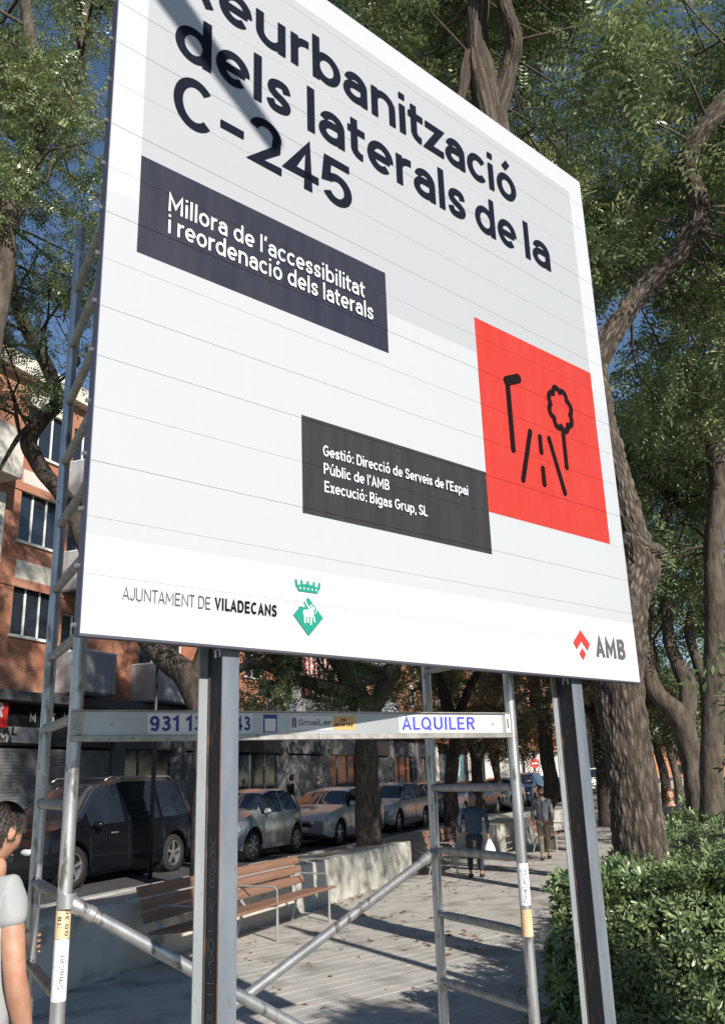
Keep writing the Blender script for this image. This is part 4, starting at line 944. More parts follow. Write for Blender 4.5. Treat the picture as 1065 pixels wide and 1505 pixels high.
# street lamp outside the frame whose shadow crosses the paving
def lamp(x, y, h, label, rot, arm=1.2):
    g = thing('street_lamp', label, 'street lamp', (x, y, 0), rz=rot); ORG[g.name] = Vector((0, 0, 0))
    MB().tube([(0, 0, 0), (0, 0, h*.6), (0, 0, h)], [.085, .075, .06], 14).go('pole', M['grey'], g, smooth=True)
    MB().tube([(0, 0, h-.05), (arm, 0, h+.12)], [.045, .035], 10).go('arm', M['grey'], g)
    MB().ell((arm+.25, 0, h+.13), .34, .13, .06).go('lamp_head', M['grey'], g, smooth=True)
lamp(3.42, 5.77, 5.0, 'grey street lamp by the hedge, right of the billboard', R(-60), .9)
tip = bp(.80, 2.33, 0)+sd/math.cos(R(SUN_EL))*4.2; far = bp(-.25, 3.18, 0)+sd/math.cos(R(SUN_EL))*4.2  # made-up boom out of view, aimed to cast the board's diagonal shadow
g = thing('shadow_boom', 'unseen tapered grey crane boom raised over the photographer', 'shadow caster', (far.x-1.2, far.y-1.6, 0))
root = Vector((far.x-1.2, far.y-1.6, 1.2)); 
MB().tube([far, tip], [.115, .06], 12).go('shadow_arm', M['grey'], g, smooth=True)
MB().tube([root, far], [.16, .13], 12).go('boom', M['grey'], g, smooth=True)
mb = MB(); mb.obox(root+Vector((0, 0, -.6)), (.3, 0, 0), (0, .3, 0), (0, 0, .6), .03); mb.go('column', M['grey'], g)
# ---------------------------------------------------------------- trees
def spline(P, n=6):
    out = []; Q = [P[0]]+list(P)+[P[-1]]
    for i in range(1, len(Q)-2):
        p0, p1, p2, p3 = [np.array(q, float) for q in Q[i-1:i+3]]
        for k in range(n):
            t = k/n; out.append(.5*((2*p1)+(-p0+p2)*t+(2*p0-5*p1+4*p2-p3)*t*t+(-p0+3*p1-3*p2+p3)*t**3))
    return out+[np.array(P[-1], float)]
def limb(name, P, m, parent, n=14, amp=.2, seg=6, ridge=0, seed=0):
    """P: (x, y, z, radius); bark relief is real displacement"""
    S = spline(P, seg); V = []; F = []; tn = []
    t0 = S[1][:3]-S[0][:3]; t0 /= np.linalg.norm(t0); a = np.cross(t0, (0, .3, 1)); a /= np.linalg.norm(a); ln = 0
    for i, s in enumerate(S):
        t = S[min(i+1, len(S)-1)][:3]-S[max(i-1, 0)][:3]; t /= np.linalg.norm(t)+1e-9; a = a-t*(a@t); a /= np.linalg.norm(a); b = np.cross(t, a)
        if i: ln += np.linalg.norm(s[:3]-S[i-1][:3])
        for k in range(n):
            q = 2*math.pi*k/n; d = a*math.cos(q)+b*math.sin(q); r = s[3]
            w = 1+amp*noise.noise(Vector((math.cos(q)*1.3+seed, math.sin(q)*1.3, ln*2.2)))+amp*.5*noise.noise(Vector((math.cos(q)*2.6+seed, math.sin(q)*2.6, ln*7)))
            if ridge:
                u_ = q*r/.035*.9; wob = 1.6*noise.noise(Vector((seed, ln*3.0, q*1.5)))
                cell = noise.voronoi(Vector((math.cos(q)*r*27+wob*.7, math.sin(q)*r*27, ln*9.0+wob*.9)))[0]
                e_ = min((cell[1]-cell[0])*2.0, 1); w += ridge/r*(e_-.6) + ridge*.35/r*noise.noise(Vector((d[0]*r*70, d[1]*r*70, ln*40)))
                tn.append(min(1, max(0, e_*.95+.25*noise.noise(Vector((d[0]*r*40, d[1]*r*40, ln*20))))))
            else: tn.append(.6+.5*noise.noise(Vector((d[0]*3, d[1]*3, ln*5))))
            V.append(s[:3]+d*r*w)
    for i in range(len(S)-1):
        for k in range(n): F.append((i*n+k, i*n+(k+1) % n, (i+1)*n+(k+1) % n, (i+1)*n+k))
    F.append(tuple(range(n))[::-1]); F.append(tuple((len(S)-1)*n+k for k in range(n)))
    return mk(name, V, F, m, parent, smooth=True, attr=[sum(tn[i] for i in f)/len(f) for f in F])
def px(P): return [(*at(x, y, Y), r) for x, y, Y, r in P]
# leaf cluster templates -------------------------------------------------
def frond_template(nl=7, L_=.24, ll=.05, lw=.017, droop=.06):
    V = []; F = []
    for i in range(nl):
        x = L_*(i+.6)/nl; z = -droop*(x/L_)**2
        for s in (-1, 1):
            dy = s; sw = .012*((i*7+s) % 3-1)
            b = len(V); l_ = ll*(1-.35*abs(i/nl-.45)); V += [(x, 0, z), (x+.35*l_+.2*lw, dy*l_*.5+lw*.1*dy, z+.004), (x+.34*l_, dy*l_, z-.010+sw), (x+.35*l_-lw, dy*l_*.55, z+.002+sw*.5)]; F.append((b, b+1, b+2, b+3))
    b = len(V); V += [(L_*.98, -.002, -droop), (L_+ll*.5, -lw*.5, -droop-.01), (L_+ll, 0, -droop-.02), (L_+ll*.5, lw*.5, -droop-.01)]; F.append((b, b+1, b+2, b+3))
    return np.array(V), np.array(F)
def rots(n, dirs, roll_sigma=.5, up_bias=1.0):
    """matrices whose x axis follows dirs and whose z axis leans up"""
    x = dirs/np.linalg.norm(dirs, axis=1)[:, None]; up = np.tile([0, 0, 1.0], (n, 1))*up_bias+rng.normal(0, roll_sigma, (n, 3))
    y = np.cross(up, x); y /= np.linalg.norm(y, axis=1)[:, None]+1e-9; z = np.cross(x, y)
    return np.stack([x, y, z], axis=2)
def scatter(name, tpl, C, Rm, S, tone, m, parent):
    V0, F0 = tpl; n = len(C); V = np.einsum('nij,vj->nvi', Rm, V0)*S[:, None, None]+C[:, None, :]
    F = F0[None]+(np.arange(n)*len(V0))[:, None, None]; t = np.repeat(tone, len(F0))
    t = np.clip(t+rng.normal(0, .07, len(t)), 0, 1)
    return mk(name, V.reshape(-1, 3), F.reshape(-1, F0.shape[1]), m, parent, attr=t)
FR = frond_template(); FRS = frond_template(5, .22, .056, .021, .05)
def foliage(g, blobs, nf, m='leaf', tpl=None, sc_=1.0, name='crown', tonebias=0.0, clump=11):
    """blobs: (x,y,z,r). fronds sit in twig clumps near the shell of each blob"""
    B = np.array(blobs, float); w = B[:, 3]**2; w /= w.sum(); nt_ = max(4, nf//clump)
    bi = rng.choice(len(B), nt_, p=w); d = rng.normal(0, 1, (nt_, 3)); d /= np.linalg.norm(d, axis=1)[:, None]
    rr = B[bi, 3]*np.cbrt(rng.uniform(.12, 1, nt_)); d[:, 2] *= .8; tw = B[bi, :3]+d*rr[:, None]
    k = rng.integers(clump-5, clump+6, nt_); C = np.repeat(tw, k, axis=0); D = np.repeat(d, k, axis=0); tt = np.repeat(rng.beta(1.6, 3.0, nt_), k)
    n = len(C); dirs = D*.5+rng.normal(0, .75, (n, 3)); dirs[:, 2] = dirs[:, 2]*.6-.12
    C = C+rng.normal(0, .085*sc_, (n, 3)); S = rng.uniform(.75, 1.25, n)*sc_
    tone = np.clip(tt*.8+rng.normal(0, .1, n)+tonebias+.1, 0, 1)  # bias lifts the leaf colour of some crowns for more sunlit highlights
    return scatter(name, tpl or FR, C, rots(n, dirs, .45), S, tone, M[m], g), tw
def twigs(g, blobs, anchors, m='twig', per=5, r0=.022):
    mb = MB(); A = [Vector(a[:3]) for a in anchors]
    for b in blobs:
        c = Vector(b[:3]); a = min(A, key=lambda q: (q-c).length); L_ = (c-a).length
        mid = a.lerp(c, .5)+Vector(rng.normal(0, .12*L_, 3)); mb.tube([a, a.lerp(mid, .6)+Vector(rng.normal(0, .04*L_, 3)), mid, c], [r0*1.5, r0*1.2, r0, r0*.6], 5, False)
        for k in range(per):
            e = c+Vector(rng.normal(0, .55, 3))*b[3]; s = a.lerp(c, rng.uniform(.45, 1)) if k % 2 else mid.lerp(c, rng.uniform(.2, 1))
            m_ = s.lerp(e, .5)+Vector(rng.normal(0, .08, 3)); mb.tube([s, m_, e], [r0*.55, r0*.4, r0*.18], 4, False)
    o = mb.go('twigs', M[m], g, smooth=True); o['kind'] = 'stuff'; return o
def blobs_px(n, x0, x1, y0, y1, Y0, Y1, r0, r1, zmin=2.6):
    out = []
    while len(out) < n:
        q = at(rng.uniform(x0, x1), rng.uniform(y0, y1), rng.uniform(Y0, Y1))
        if q.z > zmin: out.append((q.x, q.y, q.z, rng.uniform(r0, r1)))
    return out
def blobs_rd(n, a0, a1, p0, p1, z0, z1, r0, r1):
    return [(*rd(rng.uniform(a0, a1), rng.uniform(p0, p1), rng.uniform(z0, z1)), rng.uniform(r0, r1)) for _ in range(n)]
def tree(label, limbs, blobs, nf, m='bark2', leaf='leaf', sc_=1.0, ridge=0, n=14, group='trees along the park path', tb=0.0, tpl=None, per=4, base=None, r0=.022):
    b = limbs[0][0]; tpl = tpl or (FR if b[1] < 11 else FRS); g = thing('broadleaf_tree', label, 'tree', (b[0], b[1], base if base is not None else b[2]), group=group)
    for i, P in enumerate(limbs): limb('trunk' if i == 0 else 'branch', P, M[m], g, n=(n if i == 0 else max(10, n//2 if n > 24 else n)), ridge=ridge, seg=(26 if ridge and i < 2 else 6), seed=i*3.1+b[0])
    if nf: foliage(g, blobs, nf, leaf, tpl, sc_, 'crown', tb)
    if blobs: twigs(g, blobs, [p for P in limbs for p in spline(P, 2)], per=per, r0=r0)
    return g
Y1_ = 9.3
t1 = [px([(952, 1440, Y1_, .31), (944, 1290, Y1_, .262), (928, 1150, Y1_, .245), (912, 1030, Y1_, .25), (908, 940, Y1_, .27), (925, 870, Y1_, .22), (940, 830, Y1_, .19), (925, 770, Y1_, .16), (905, 700, Y1_, .145), (885, 620, Y1_, .14), (872, 540, Y1_, .14)]),
      px([(872, 540, Y1_, .14), (905, 480, Y1_, .125), (950, 420, Y1_, .115), (1000, 368, Y1_-.2, .118), (1026, 305, Y1_-.4, .115), (1008, 240, Y1_-.6, .115), (1040, 180, Y1_-.8, .118), (1110, 110, Y1_-.9, .11)]),
      px([(915, 790, Y1_, .13), (945, 808, Y1_-.05, .12), (966, 810, Y1_-.12, .075), (972, 812, Y1_-.16, .03)]),
      px([(905, 930, Y1_, .2), (850, 800, Y1_+.1, .19), (800, 600, Y1_+.3, .19), (755, 350, Y1_+.3, .18), (720, 170, Y1_+.3, .21), (700, 60, Y1_+.2, .15), (712, -60, Y1_, .12)]),
      px([(722, 190, Y1_+.3, .15), (745, 110, Y1_+.2, .12), (755, 60, Y1_, .11), (742, 10, Y1_-.2, .10), (725, -60, Y1_-.3, .09)]),
      px([(690, 80, Y1_+.2, .09), (672, 170, Y1_+.2, .06), (668, 230, Y1_+.2, .04)])]
bl = blobs_px(17, 480, 760, -80, 150, 10.3, 12.5, .4, .7)+blobs_px(44, 600, 1130, -60, 430, 9.9, 13, .4, .8)+blobs_px(3, 820, 960, 60, 260, 7.8, 8.8, .3, .4)+blobs_px(14, 860, 1200, 350, 620, 9.5, 13, .45, .75)+blobs_px(16, 1100, 1500, -200, 500, 7, 12, .6, .9)+blobs_px(14, 300, 900, -420, -60, 8, 12, .6, .9)
tree('big ridged-bark tree with a knobbly elbow, rising from the hedge at the board\'s right edge', t1, bl, 15500, m='bark', ridge=.015, n=190, sc_=1.7, group='trees in the hedge bed', per=3, r0=.013, tb=.2)
t2 = [px([(1046, 1240, 13.5, .19), (1045, 1180, 13.5, .165), (1047, 1050, 13.5, .16), (1052, 930, 13.5, .19), (1048, 800, 13.5, .15), (1058, 700, 13.5, .17), (1035, 620, 13.5, .17), (1000, 640, 13.5, .12)][:7]),
      px([(1035, 640, 13.5, .14), (1000, 560, 13.5, .11), (1045, 480, 13.5, .10), (1064, 420, 13.5, .08)]), px([(1050, 930, 13.5, .13), (1090, 800, 13.5, .12), (1120, 600, 13.5, .1)])]
tree('straight pale trunk with a swollen fork at the right edge, behind the hedge', t2, blobs_px(26, 880, 1160, 330, 860, 13.8, 17.5, .5, .85)+blobs_px(8, 600, 1100, 0, 350, 14, 17, .5, .9), 6800, group='trees in the hedge bed', sc_=1.5, tb=.1)
t3 = [px([(1030, 1215, 16, .22), (1018, 1130, 16, .19), (1000, 1060, 16, .19), (965, 1020, 16, .15), (950, 975, 16, .13), (948, 900, 16, .12), (960, 820, 16, .1), (985, 740, 16, .09)]),
      px([(1005, 1070, 16, .17), (1010, 1010, 16, .15), (985, 950, 16, .12), (975, 880, 16, .1)]), px([(1020, 880, 16, .06), (1012, 930, 16, .08), (1035, 1010, 16, .1), (1040, 1090, 16, .12)][::-1])]
tree('leaning forked trunk curving left, behind the straight pale trunk', t3, blobs_px(30, 880, 1130, 560, 960, 16.4, 20, .55, .95), 6200, group='trees in the hedge bed', sc_=1.7, tb=.08)
# left-hand trees
t5 = [px([(304, 1310, 14.9, .27), (302, 1250, 14.9, .24), (304, 1130, 14.9, .225), (301, 1050, 14.9, .25), (282, 1000, 14.9, .25), (240, 965, 14.9, .19), (185, 900, 14.9, .165), (130, 812, 14.9, .145), (100, 740, 14.9, .145), (62, 690, 14.9, .14), (42, 650, 14.9, .15), (62, 615, 14.9, .14), (84, 590, 14.9, .13), (70, 540, 14.9, .12), (42, 490, 14.9, .11), (20, 430, 14.9, .1), (8, 330, 14.9, .1), (16, 240, 14.9, .09)]),
      px([(288, 1010, 14.9, .2), (306, 950, 14.9, .17), (350, 850, 14.9, .14), (380, 650, 14.9, .12)]), px([(64, 612, 14.9, .08), (30, 640, 14.6, .05), (0, 690, 14.4, .03)])]
tree('dark tree left of the billboard whose bent limb crosses the brick facade', t5, blobs_px(30, -130, 150, 330, 560, 12.5, 17, .5, .9)+blobs_px(26, 340, 640, 300, 860, 13.5, 19, .7, 1.1)+blobs_rd(9, 9.5, 14, 7, 9, 5.2, 7.4, .7, 1.0)+blobs_px(2, 0, 40, 560, 610, 13.5, 14.5, .25, .35), 9500, m='bark_shaded', group='street trees on the planting strip', base=.6, sc_=1.05)
t6 = [px([(-160, 1400, 9.6, .24), (-120, 1000, 9.6, .2), (-60, 700, 9.6, .18), (-10, 480, 9.6, .15), (8, 380, 9.6, .12), (14, 290, 9.6, .09)]),
      px([(-40, 620, 9.6, .14), (-10, 400, 10, .13), (50, 230, 10.5, .12), (66, 160, 10.5, .12), (52, 110, 10.5, .10), (42, 40, 10.5, .09), (30, -60, 10.5, .07)]),
      px([(66, 165, 10.5, .1), (100, 145, 10.5, .1), (118, 80, 10.5, .09), (128, 0, 10.5, .08), (140, -80, 10.5, .07)])]
tree('near leafy tree at the top left with sunlit yellow-green clumps', t6, blobs_px(36, -150, 160, -60, 340, 8.6, 13.5, .42, .72)+blobs_px(10, -420, -100, -100, 500, 9, 13, .6, .9)+blobs_px(8, 100, 400, -300, 0, 10, 13, .6, .9), 9500, group='street trees on the planting strip', base=0, tb=.24, sc_=1.2)
# trees on the strip behind, trunks seen under the board
def up(x, y0, Y, r, pts, z0=None): return px([(x, y0, Y, r*1.25), (x, y0-18, Y, r)]+[(a, b, Y, r*k) for a, b, k in pts])
tree('brown trunk standing between the round-lamp saloon and the silver hatchback', [up(541, 1250, 20.8, .29, [(539, 1150, .95), (537, 1080, .9), (520, 1010, .9), (490, 960, .7), (450, 900, .6)]), px([(537, 1060, 20.8, .22), (570, 1000, 20.8, .18), (600, 930, 20.8, .13)]), px([(525, 1020, 20.8, .2), (440, 1000, 20, .13), (380, 975, 19.5, .11), (340, 990, 19, .07)])],
     blobs_px(30, 330, 640, 880, 1020, 18, 25, .6, 1.0)+blobs_rd(28, 17, 27, 6.5, 10.5, 6, 11, 1.0, 1.5), 10000, group='street trees on the planting strip', sc_=1.5, tb=-.1)
tree('slim dark trunk between the ladder frame and the old man', [up(664, 1243, 26, .22, [(662, 1150, .9), (668, 1080, .8), (655, 1030, .8), (640, 985, .6), (610, 940, .5)]), px([(667, 1070, 26, .15), (690, 1010, 26, .12), (720, 960, 26, .09)])],
     blobs_px(14, 600, 740, 900, 1020, 24, 30, .5, .9)+blobs_rd(24, 27, 34, 6.5, 10.5, 6.5, 12, 1.0, 1.5), 5000, m='bark_shaded', group='street trees on the planting strip', sc_=1.6)
tree('second slim trunk forking low, left of the near ladder pole', [up(700, 1232, 31, .2, [(701, 1150, .95), (698, 1110, .9), (680, 1050, .7), (660, 1000, .5)]), px([(700, 1115, 31, .17), (722, 1070, 31, .13), (738, 1010, 31, .1)])],
     blobs_px(16, 640, 760, 960, 1080, 29, 36, .6, 1.0)+blobs_rd(20, 34, 42, 6.5, 10.5, 6.5, 12, 1.0, 1.5), 4500, leaf='leafbrown', m='bark_shaded', group='street trees on the planting strip', sc_=1.9)
tree('crooked dark trunk with a low fork just left of the right steel post', [px([(806, 1248, 25, .2), (802, 1200, 25, .18), (808, 1150, 25, .17), (803, 1110, 25, .2), (800, 1060, 25, .2), (790, 1035, 25, .2), (782, 990, 25, .14), (776, 940, 25, .12)]), px([(796, 1045, 25, .16), (815, 1012, 25, .12), (840, 980, 25, .1)]), px([(808, 1190, 25, .09), (818, 1160, 24.9, .09), (808, 1120, 24.8, .09)])],
     blobs_px(16, 690, 900, 900, 1010, 20, 27, .5, .9), 1500, leaf='leafbrown', m='bark_shaded', group='street trees on the planting strip', sc_=1.5)
tree('dark trunk with a hanging branch behind the right steel post', [px([(893, 1215, 24, .25), (888, 1130, 24, .22), (882, 1060, 24, .22), (872, 1010, 24, .18), (862, 950, 24, .15)]), px([(884, 1070, 24, .15), (905, 1030, 24, .12), (925, 990, 24, .1)]), px([(883, 1080, 24, .12), (868, 1050, 24, .1), (850, 1030, 24, .07)])],
     blobs_px(10, 830, 960, 930, 1040, 22, 28, .5, .8), 1100, leaf='leafbrown', m='bark_shaded', group='street trees on the planting strip', sc_=1.6)
for k, (x, Y, lb) in enumerate([(730, 44, 'far street tree left of the no-entry sign'), (975, 34, 'thin curved trunk under a green crown right of the big trunk'), (993, 38, 'second thin curved trunk right of the big trunk'), (1010, 45, 'farther thin trunk beside the leaning fork'), (1026, 52, 'farthest thin trunk near the right edge'), (960, 60, 'distant tree at the end of the hedge')]):
    b = at(x, 1180, Y); z = 0; yb = 1130+FPX*2/Y
    tree(lb, [px([(x+6, yb, Y, .2), (x+2, 1150, Y, .17), (x-8, 1110, Y, .14), (x-18, 1080, Y, .12), (x-24, 1040, Y, .1)])], blobs_px(9, x-70, x+60, 1010, 1085, Y-2, Y+4, 1.0, 1.7), 1500 if k else 1800, leaf='leaf' if k in (1, 2, 5) else 'leafbrown', group='distant street trees', sc_=2.4)
# shrubby small tree outside the frame whose crown shades the paving by the hedge
tree('small shrubby tree beside the photographer, right of the billboard', [[(2.9, 4.2, 0, .07), (2.85, 4.25, .8, .06), (2.6, 4.3, 1.7, .05), (2.5, 4.4, 2.5, .03)]], [(2.45, 4.5, 2.3, .42), (2.62, 4.9, 1.8, .36), (2.36, 4.35, 2.25, .38), (2.72, 5.0, 1.5, .3), (2.42, 4.2, 1.9, .4), (2.5, 4.6, 1.6, .35), (2.6, 5.1, 1.0, .3), (2.75, 5.3, .9, .3), (2.5, 4.9, 1.3, .35)], 4200, group='trees in the hedge bed', base=0)
# leafy mass beyond (a far-off row that reads as one canopy)
g = thing('far_canopy', 'mass of far green foliage behind the trunks on the right', 'trees', (14, 26, 0)); g['kind'] = 'stuff'
o, _ = foliage(g, blobs_px(40, 860, 1200, 620, 1060, 21, 32, 1.0, 1.8), 5000, sc_=2.3, name='leaves', tonebias=.05, tpl=FRS); o['kind'] = 'stuff'
# rusty plane-tree foliage in front of the orange building
g = thing('brown_canopy', 'band of rusty autumn plane foliage in front of the orange building', 'trees', (8, 45, 0)); g['kind'] = 'stuff'
o, _ = foliage(g, blobs_px(46, 590, 900, 930, 1075, 34, 58, .9, 1.7), 4600, m='leafbrown', sc_=2.4, name='leaves', tpl=FRS); o['kind'] = 'stuff'
# ---------------------------------------------------------------- hedge bed
def rosette(n=8, L_=.080, w=.021):
    V = []; F = []
    for i in range(n):
        an = 2*math.pi*i/n+(.2 if i % 2 else 0); el = R(18+34*(i % 3)/2); c, s = math.cos(an), math.sin(an); l_ = L_*(.85+.15*((i*5) % 3)/2)
        def P(t, v, lift=0): r = t*l_*math.cos(el); return (c*r-s*v, s*r+c*v, t*l_*math.sin(el)-.010*t*t+lift)
        b = len(V); V += [P(.05, 0), P(.62, w*.46, .003), P(1, 0), P(.62, -w*.46, .003), P(.55, 0, -.004), P(.88, w*.33, .002), P(.88, -w*.33, .002)]
        F += [(b, b+1, b+5, b+4), (b+4, b+5, b+2, b+6), (b, b+4, b+6, b+3)]
    return np.array(V), np.array(F)
RO = rosette()
def hz_(a, p): return 1.06+.36*min(max((1.4-p)/2.5, 0), 1)+.012*min(a, 30)+.12*noise.noise(Vector((a*.9, p*.9, 5)))+.05*noise.noise(Vector((a*3, p*3, 5)))
# local hedge frame: a along the street from 7.4, p from 1.45 down to -9
def hedge():
    g = thing('hedge', 'dense glossy dark green hedge with whorled leaves at the lower right', 'hedge', rd(7.4, 0))
    C = []; Nn = []; S = []
    def add(a, p, z, n, s): C.append(rd(a, p, z)); Nn.append(n); S.append(s)
    fa_ = rd(-1, 0); fp_ = rd(0, 1)
    A0 = lambda p: 7.35-.12*p+.22*noise.noise(Vector((p*1.2, 0, 2)))         # front edge
    P0 = lambda a: 1.55+.22*noise.noise(Vector((a*1.1, 3, 1)))-.02*(a-7)      # street-side edge
    for _ in range(5200):                                                      # front face
        p = rng.uniform(-4.2, 1.5); z = rng.uniform(.06, 1.25)
        if z > hz_(7.5, p)+.05: continue
        bulge = .30*math.sin(min(z/1.1, 1)*math.pi)**.7+.10*noise.noise(Vector((p*2.4, z*2.4, 7)))
        d = rng.uniform(0, .22)**1.0; a = A0(p)-bulge+d+.25
        if p > P0(a): continue
        add(a, p, z, fa_*1.0+Vector((0, 0, .5)), rng.uniform(.95, 1.4))
    for _ in range(4300):                                                      # side facing the path
        a = 7.3+rng.power(.55)*17; z = rng.uniform(.06, 1.25)
        if z > hz_(a, 1.4)+.05: continue
        bulge = .25*math.sin(min(z/1.05, 1)*math.pi)**.7+.10*noise.noise(Vector((a*2.2, z*2.4, 9)))
        add(a, P0(a)+bulge-rng.uniform(0, .22)-.25, z, fp_+Vector((0, 0, .5)), rng.uniform(.8, 1.2)*(1+max(0, a-12)*.04))
    for _ in range(8200):                                                     # top
        a = 7.3+rng.power(.5)*26; p = rng.uniform(-10.5, 1.55)
        if p < -1.2-(a-7.3)*.65-2.6 or p > P0(a) or a < A0(p)-.05: continue
        add(a, p, hz_(a, p)-rng.uniform(0, .14), Vector((0, 0, 1)), rng.uniform(.8, 1.25)*(1+max(0, a-11)*.07))
    for _ in range(420):                                                       # loose low shoots at the kerb
        a = rng.uniform(7.2, 9.5); p = rng.uniform(.9, 1.85); add(a, p, rng.uniform(.05, .4), Vector((0, 0, 1)), rng.uniform(.6, .9))
    C = np.array(C); Nn = np.array(Nn); n = len(C); N_ = Nn/np.linalg.norm(Nn, axis=1)[:, None]+rng.normal(0, .42, (n, 3))
    N_ /= np.linalg.norm(N_, axis=1)[:, None]; t = np.cross(N_, rng.normal(0, 1, (n, 3))); t /= np.linalg.norm(t, axis=1)[:, None]; b = np.cross(N_, t)
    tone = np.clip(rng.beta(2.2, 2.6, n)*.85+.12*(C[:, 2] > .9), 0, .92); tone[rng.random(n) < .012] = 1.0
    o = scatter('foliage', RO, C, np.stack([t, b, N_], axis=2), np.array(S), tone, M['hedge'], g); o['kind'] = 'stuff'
    V = []; F = []; na, npp = 36, 26                                             # dark inner mass, added to block light
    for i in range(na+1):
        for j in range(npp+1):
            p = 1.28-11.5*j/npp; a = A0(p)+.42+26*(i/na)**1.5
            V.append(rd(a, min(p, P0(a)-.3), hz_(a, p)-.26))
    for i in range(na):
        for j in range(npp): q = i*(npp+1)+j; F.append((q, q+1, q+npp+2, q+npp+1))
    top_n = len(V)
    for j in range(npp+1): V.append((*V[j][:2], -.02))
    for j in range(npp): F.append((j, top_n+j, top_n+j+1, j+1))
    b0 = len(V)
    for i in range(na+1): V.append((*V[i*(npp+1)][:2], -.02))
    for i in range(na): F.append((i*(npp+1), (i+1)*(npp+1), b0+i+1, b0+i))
    mk('light_block_mass', V, F, M['core'], g)
    mb = MB()
    for _ in range(90):
        p = rng.uniform(-3, 1.2); a = A0(p)+.2; s = rd(a+.25, p, 0); e = rd(a-.12+rng.uniform(-.1, .1), p+rng.uniform(-.2, .2), rng.uniform(.4, .95)); mb.tube([s, s.lerp(e, .5)+Vector(rng.normal(0, .04, 3)), e], [.010, .007, .004], 5)
    mb.go('stems', M['twig'], g, smooth=True)['kind'] = 'stuff'
hedge()
o = mk('hedge_bed', [rd(a, p, .03) for a, p in ((7.0, 1.75), (40, 1.75), (40, -30), (7.0, -30))], [(0, 1, 2, 3)], M['soil']); o['kind'] = 'structure'
mb = MB(); mb.rbox(6.9, 40, 1.752, 1.88, -.1, .075, .008); mb.rbox(6.78, 6.898, -20, 1.88, -.1, .075, .008); o = mb.go('bed_kerb', M['kerb']); o['kind'] = 'structure'
# fallen leaves on the paving
mb = MB()
def fleaf(x, y, z, s):
    an = rng.uniform(0, 6.28); c, q = math.cos(an)*s, math.sin(an)*s; cu_ = rng.uniform(.1, .6)*s
    mb.add([(x-c, y-q, z), (x+q*.5, y-c*.5, z+cu_), (x+c, y+q, z+cu_*.3), (x-q*.5, y+c*.5, z+cu_*.8)], [(0, 1, 2, 3)])
for _ in range(260):
    c = rd(rng.uniform(8, 24), rng.triangular(2.5, 6.3, 6.45)); fleaf(c.x, c.y, .004, rng.uniform(.015, .045))
for (px_, py_) in ((738, 1278), (520, 1322), (505, 1327), (590, 1345), (640, 1385), (700, 1372), (560, 1312), (655, 1300)):
    for _ in range(14):
        q = at(px_, py_, 2000*0+1) - Vector((0, 0, 2)); k = -2/q.z; fleaf(q.x*k+rng.normal(0, .35), q.y*k+rng.normal(0, .35), .004, rng.uniform(.03, .06))
o = mb.go('fallen_leaves', mat('dry fallen leaf', (.30, .16, .07), (.20, .10, .05), rough=.9, scale=3)); o['kind'] = 'stuff'
for x, y in ((812, 1492), (824, 1487)):
    q = at(x, y, 1)-Vector((0, 0, 2)); k = -2/q.z; mb = MB(); mb.V = []; 
    V = []; F = []
    for i in range(7):
        an = 2*math.pi*i/7; V += [(q.x*k+.10*math.cos(an), q.y*k+.10*math.sin(an), .03+.03*(i % 2)), (q.x*k+.045*math.cos(an+.45), q.y*k+.045*math.sin(an+.45), .012)]
    V.append((q.x*k, q.y*k, .008)); F = [(14, i, (i+1) % 14) for i in range(14)]
    o = mk('dry_leaf', V, F, bpy.data.materials['dry fallen leaf']); _setp(o, ('curled brown plane leaf on the paving near the hedge kerb' if x == 812 else 'second brown plane leaf lying against the hedge kerb'), 'leaf', 'dry leaves by the kerb')
# ---------------------------------------------------------------- people
def skin(name, J, E, m, parent, lvl=2, root=0, smooth=True):
    """J: joints (x,y,z,rx[,ry]); E: edges"""
    me = bpy.data.meshes.new(name); me.from_pydata([j[:3] for j in J], E, []); me.update()
    o = bpy.data.objects.new(name, me); col.objects.link(o)
    md = o.modifiers.new('s', 'SKIN'); md.use_smooth_shade = True
    for i, j in enumerate(J):
        sv = me.skin_vertices[0].data[i]; sv.radius = (j[3], j[4] if len(j) > 4 else j[3]); sv.use_root = (i == root)
    o.modifiers.new('u', 'SUBSURF').levels = lvl; o.modifiers['u'].render_levels = lvl
    dg = bpy.context.evaluated_depsgraph_get(); ev = o.evaluated_get(dg); m2 = bpy.data.meshes.new_from_object(ev); bpy.data.objects.remove(o)
    V = [v.co.copy() for v in m2.vertices]; F = [tuple(p.vertices) for p in m2.polygons]; bpy.data.meshes.remove(m2)
    return V, F
def put(name, VF, m, g, smooth=True): return mk(name, VF[0], VF[1], m, g, smooth=smooth)
